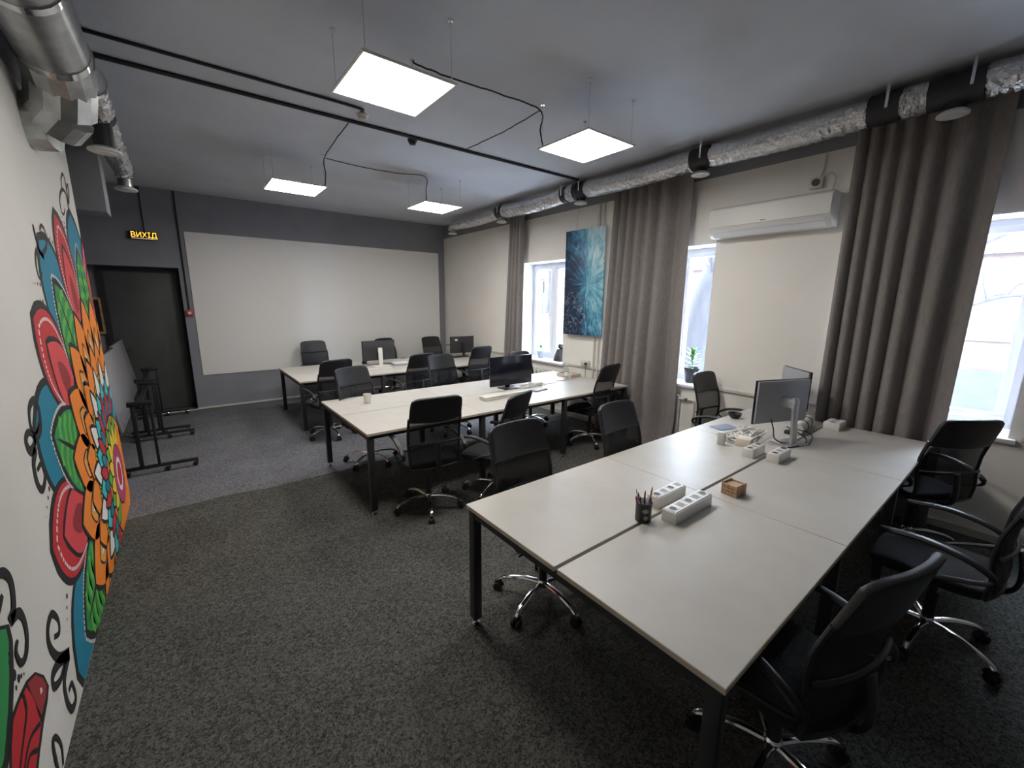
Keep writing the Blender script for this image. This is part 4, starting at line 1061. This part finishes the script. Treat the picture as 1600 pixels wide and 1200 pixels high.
# orange ring of scalloped petals
def ring(r0, r1, n, w, m, nm, lay, off=0, grow=.02, p=2.4, bulge=.35):
    for k in range(n):
        th = R(60)+R(165)*(k+off)/n
        flat([petal(th, r0, r1, w, grow, p, 10, bulge)], nm+'_outline', C_BLACK, LV(lay)); flat([petal(th, r0, r1, w, 0, p, 10, bulge)], nm, m, LV(lay+1))
def disc(r, m, nm, lay):
    flat([[pol(r, 2*PI*k/64) for k in range(64)]], nm, m, LV(lay))
disc(1.29, C_BLACK, 'disc_outline', 11); disc(1.27, C_ORANGE, 'orange_disc', 12)
ring(.95, 1.43, 11, R(7.6), C_ORANGE, 'orange_petal', 13, .5)
ring(1.02, 1.20, 11, R(3.6), mat('mural_light_orange', (.80, .33, .06), .6), 'orange_inner', 15, .5, .012)
flat([petal(R(60)+R(165)*(k+.5)/11, 1.06, 1.14, R(.8), 0) for k in range(11)], 'white_seed', C_WHITE, LV(17))
ring(.80, 1.10, 12, R(6.5), C_ORANGE, 'orange_petal', 17, 0)
disc(.86, C_BLACK, 'disc_outline', 19); disc(.845, C_YELLOW, 'yellow_disc', 20)
flat([[pol(.84, R(60+2.2*k)), pol(.84, R(60.9+2.2*k)), pol(.70, R(60.6+2.2*k))] for k in range(80)], 'ray_marks', C_BLACK, LV(21))
ring(.50, .95, 9, R(6.2), C_WHITE, 'white_petal', 22, .5, .018)
ring(.40, .80, 9, R(9.0), C_CYAN, 'turquoise_petal', 24, 0, .018)
ring(.40, .74, 9, R(5.0), C_RED, 'red_petal', 26, .5, .016)
ring(.50, .66, 9, R(3.5), C_TEAL, 'teal_petal', 28, 0, .012)
disc(.50, C_BLACK, 'disc_outline', 30); disc(.485, C_ORANGE, 'orange_disc', 31)
ring(.24, .50, 7, R(10), C_GREEN, 'green_petal', 32, .5, .014); ring(.22, .42, 7, R(9), C_YELLOW, 'yellow_petal', 34, 0, .014)
disc(.25, C_BLACK, 'disc_outline', 36); disc(.238, C_PINK, 'pink_disc', 37); disc(.14, C_WHITE, 'white_disc', 38); disc(.10, C_RED, 'red_disc', 39)
# black curls beyond the petal tips
def spiral(cy, cz, r, turns, a0, sgn, r1=.25, n=16):
    return [(cy+r*(1-(1-r1)*i/n)*math.cos(a0+sgn*turns*2*PI*i/n), cz+r*(1-(1-r1)*i/n)*math.sin(a0+sgn*turns*2*PI*i/n)) for i in range(n+1)]
def px(*pts): return [wall_pt(u, v, LX) for u, v in pts]
CURLS = [
 px((107, 330), (103, 305), (97, 296), (93, 308), (95, 328), (99, 335), (101, 326)), px((106, 318), (103, 292), (98, 272), (95, 280), (97, 296)), px((107, 318), (107, 296), (105, 288), (104, 296)),
 px((68, 402), (60, 390), (55, 368), (51, 352), (55, 372), (62, 395)), px((68, 402), (58, 390), (55, 402), (58, 425), (63, 436), (65, 425)), px((66, 396), (72, 385), (70, 362), (64, 352), (62, 362), (68, 374)),
 px((52, 690), (62, 670), (60, 640), (52, 625), (45, 640), (48, 668), (56, 674), (60, 660)), px((55, 695), (47, 705), (40, 690), (43, 676), (52, 680), (55, 692)), px((55, 702), (52, 725), (58, 755), (66, 765), (70, 745), (64, 725), (58, 735)),
 px((108, 1020), (92, 1028), (78, 1012), (74, 985), (80, 960), (90, 968), (92, 988), (84, 996)), px((108, 1022), (92, 1035), (82, 1055), (84, 1073), (94, 1062), (100, 1040), (104, 1026)), px((106, 1026), (100, 1062), (104, 1094), (112, 1108), (118, 1090), (112, 1068), (107, 1080)),
]
for i, c_ in enumerate(CURLS): ribbon(c_, .032 if i < 6 else .050, .014 if i < 6 else .022)
# second motif low and near the camera
tr_ = [
 ('green_leaf', C_BLACK, [(-30, 985), (14, 975), (20, 1000), (22, 1060), (20, 1110), (14, 1190), (8, 1215), (-40, 1250)], 1),
 ('green_leaf', C_DGREEN, [(-30, 993), (9, 982), (13, 1002), (14, 1060), (12, 1110), (6, 1185), (0, 1205), (-40, 1240)], 2),
 ('bud_outline', C_BLACK, [(17, 1120), (28, 1090), (40, 1064), (54, 1050), (68, 1055), (76, 1072), (74, 1095), (68, 1130), (62, 1175), (58, 1215), (30, 1240), (14, 1230), (14, 1170)], 3),
 ('red_bud', C_RED, [(20, 1125), (30, 1096), (40, 1075), (52, 1090), (58, 1115), (64, 1130), (58, 1175), (54, 1210), (30, 1230), (18, 1222), (17, 1170)], 4),
 ('bud_tip', C_DRED, [(42, 1068), (54, 1055), (66, 1060), (72, 1072), (70, 1092), (64, 1118), (54, 1100), (46, 1080)], 5),
 ('bud_highlight', C_WHITE, [(61, 1076), (64, 1074), (65, 1081), (62, 1086)], 6),
]
for nm, m_, pts, l_ in tr_: flat([px(*pts)], nm, m_, LV(l_))
for c_, w in ((px((33, 1080), (40, 1110), (36, 1150), (28, 1215)), .02), (px((62, 1130), (48, 1150), (40, 1180), (36, 1215)), .018), (px((58, 1172), (46, 1180), (40, 1205)), .018),
              (px((14, 972), (20, 950), (16, 910), (4, 895), (-8, 905), (-14, 940), (-6, 962), (2, 930)), .045), (px((16, 970), (30, 958), (40, 985), (40, 1020), (32, 1036), (24, 1020), (26, 1000)), .04),
              (px((92, 1215), (82, 1165), (86, 1152), (95, 1165), (98, 1195)), .03)):
    ribbon(c_, w, w*.5, lift=LV(7))
dots = []
for (u, v, r_) in ((16, 1048, 3.0), (22, 1055, 4.2), (29, 1060, 3.2), (19, 1068, 2.6), (25, 1075, 2), (33, 1056, 2), (37, 1053, 1.4), (14, 1035, 2), (13, 1022, 1.4)):
    cy, cz = wall_pt(u, v, LX); dots.append([(cy+r_*.0042*math.cos(2*PI*k/10), cz+r_*.0046*math.sin(2*PI*k/10)) for k in range(10)])
for th in (96, 98, 113, 115, 130, 132, 147, 149, 163, 165, 178, 180, 194):
    rr = 1.93+.03*math.sin(th*1.7)
    for k in range(4):
        cy, cz = pol(rr+.035*k, R(th+k*1.1)); dots.append([(cy+(.013-.003*k)*math.cos(2*PI*q/8), cz+(.013-.003*k)*math.sin(2*PI*q/8)) for q in range(8)])
o = flat(dots, 'ink_dots', C_BLACK, LV(2)); o['kind'] = 'stuff'
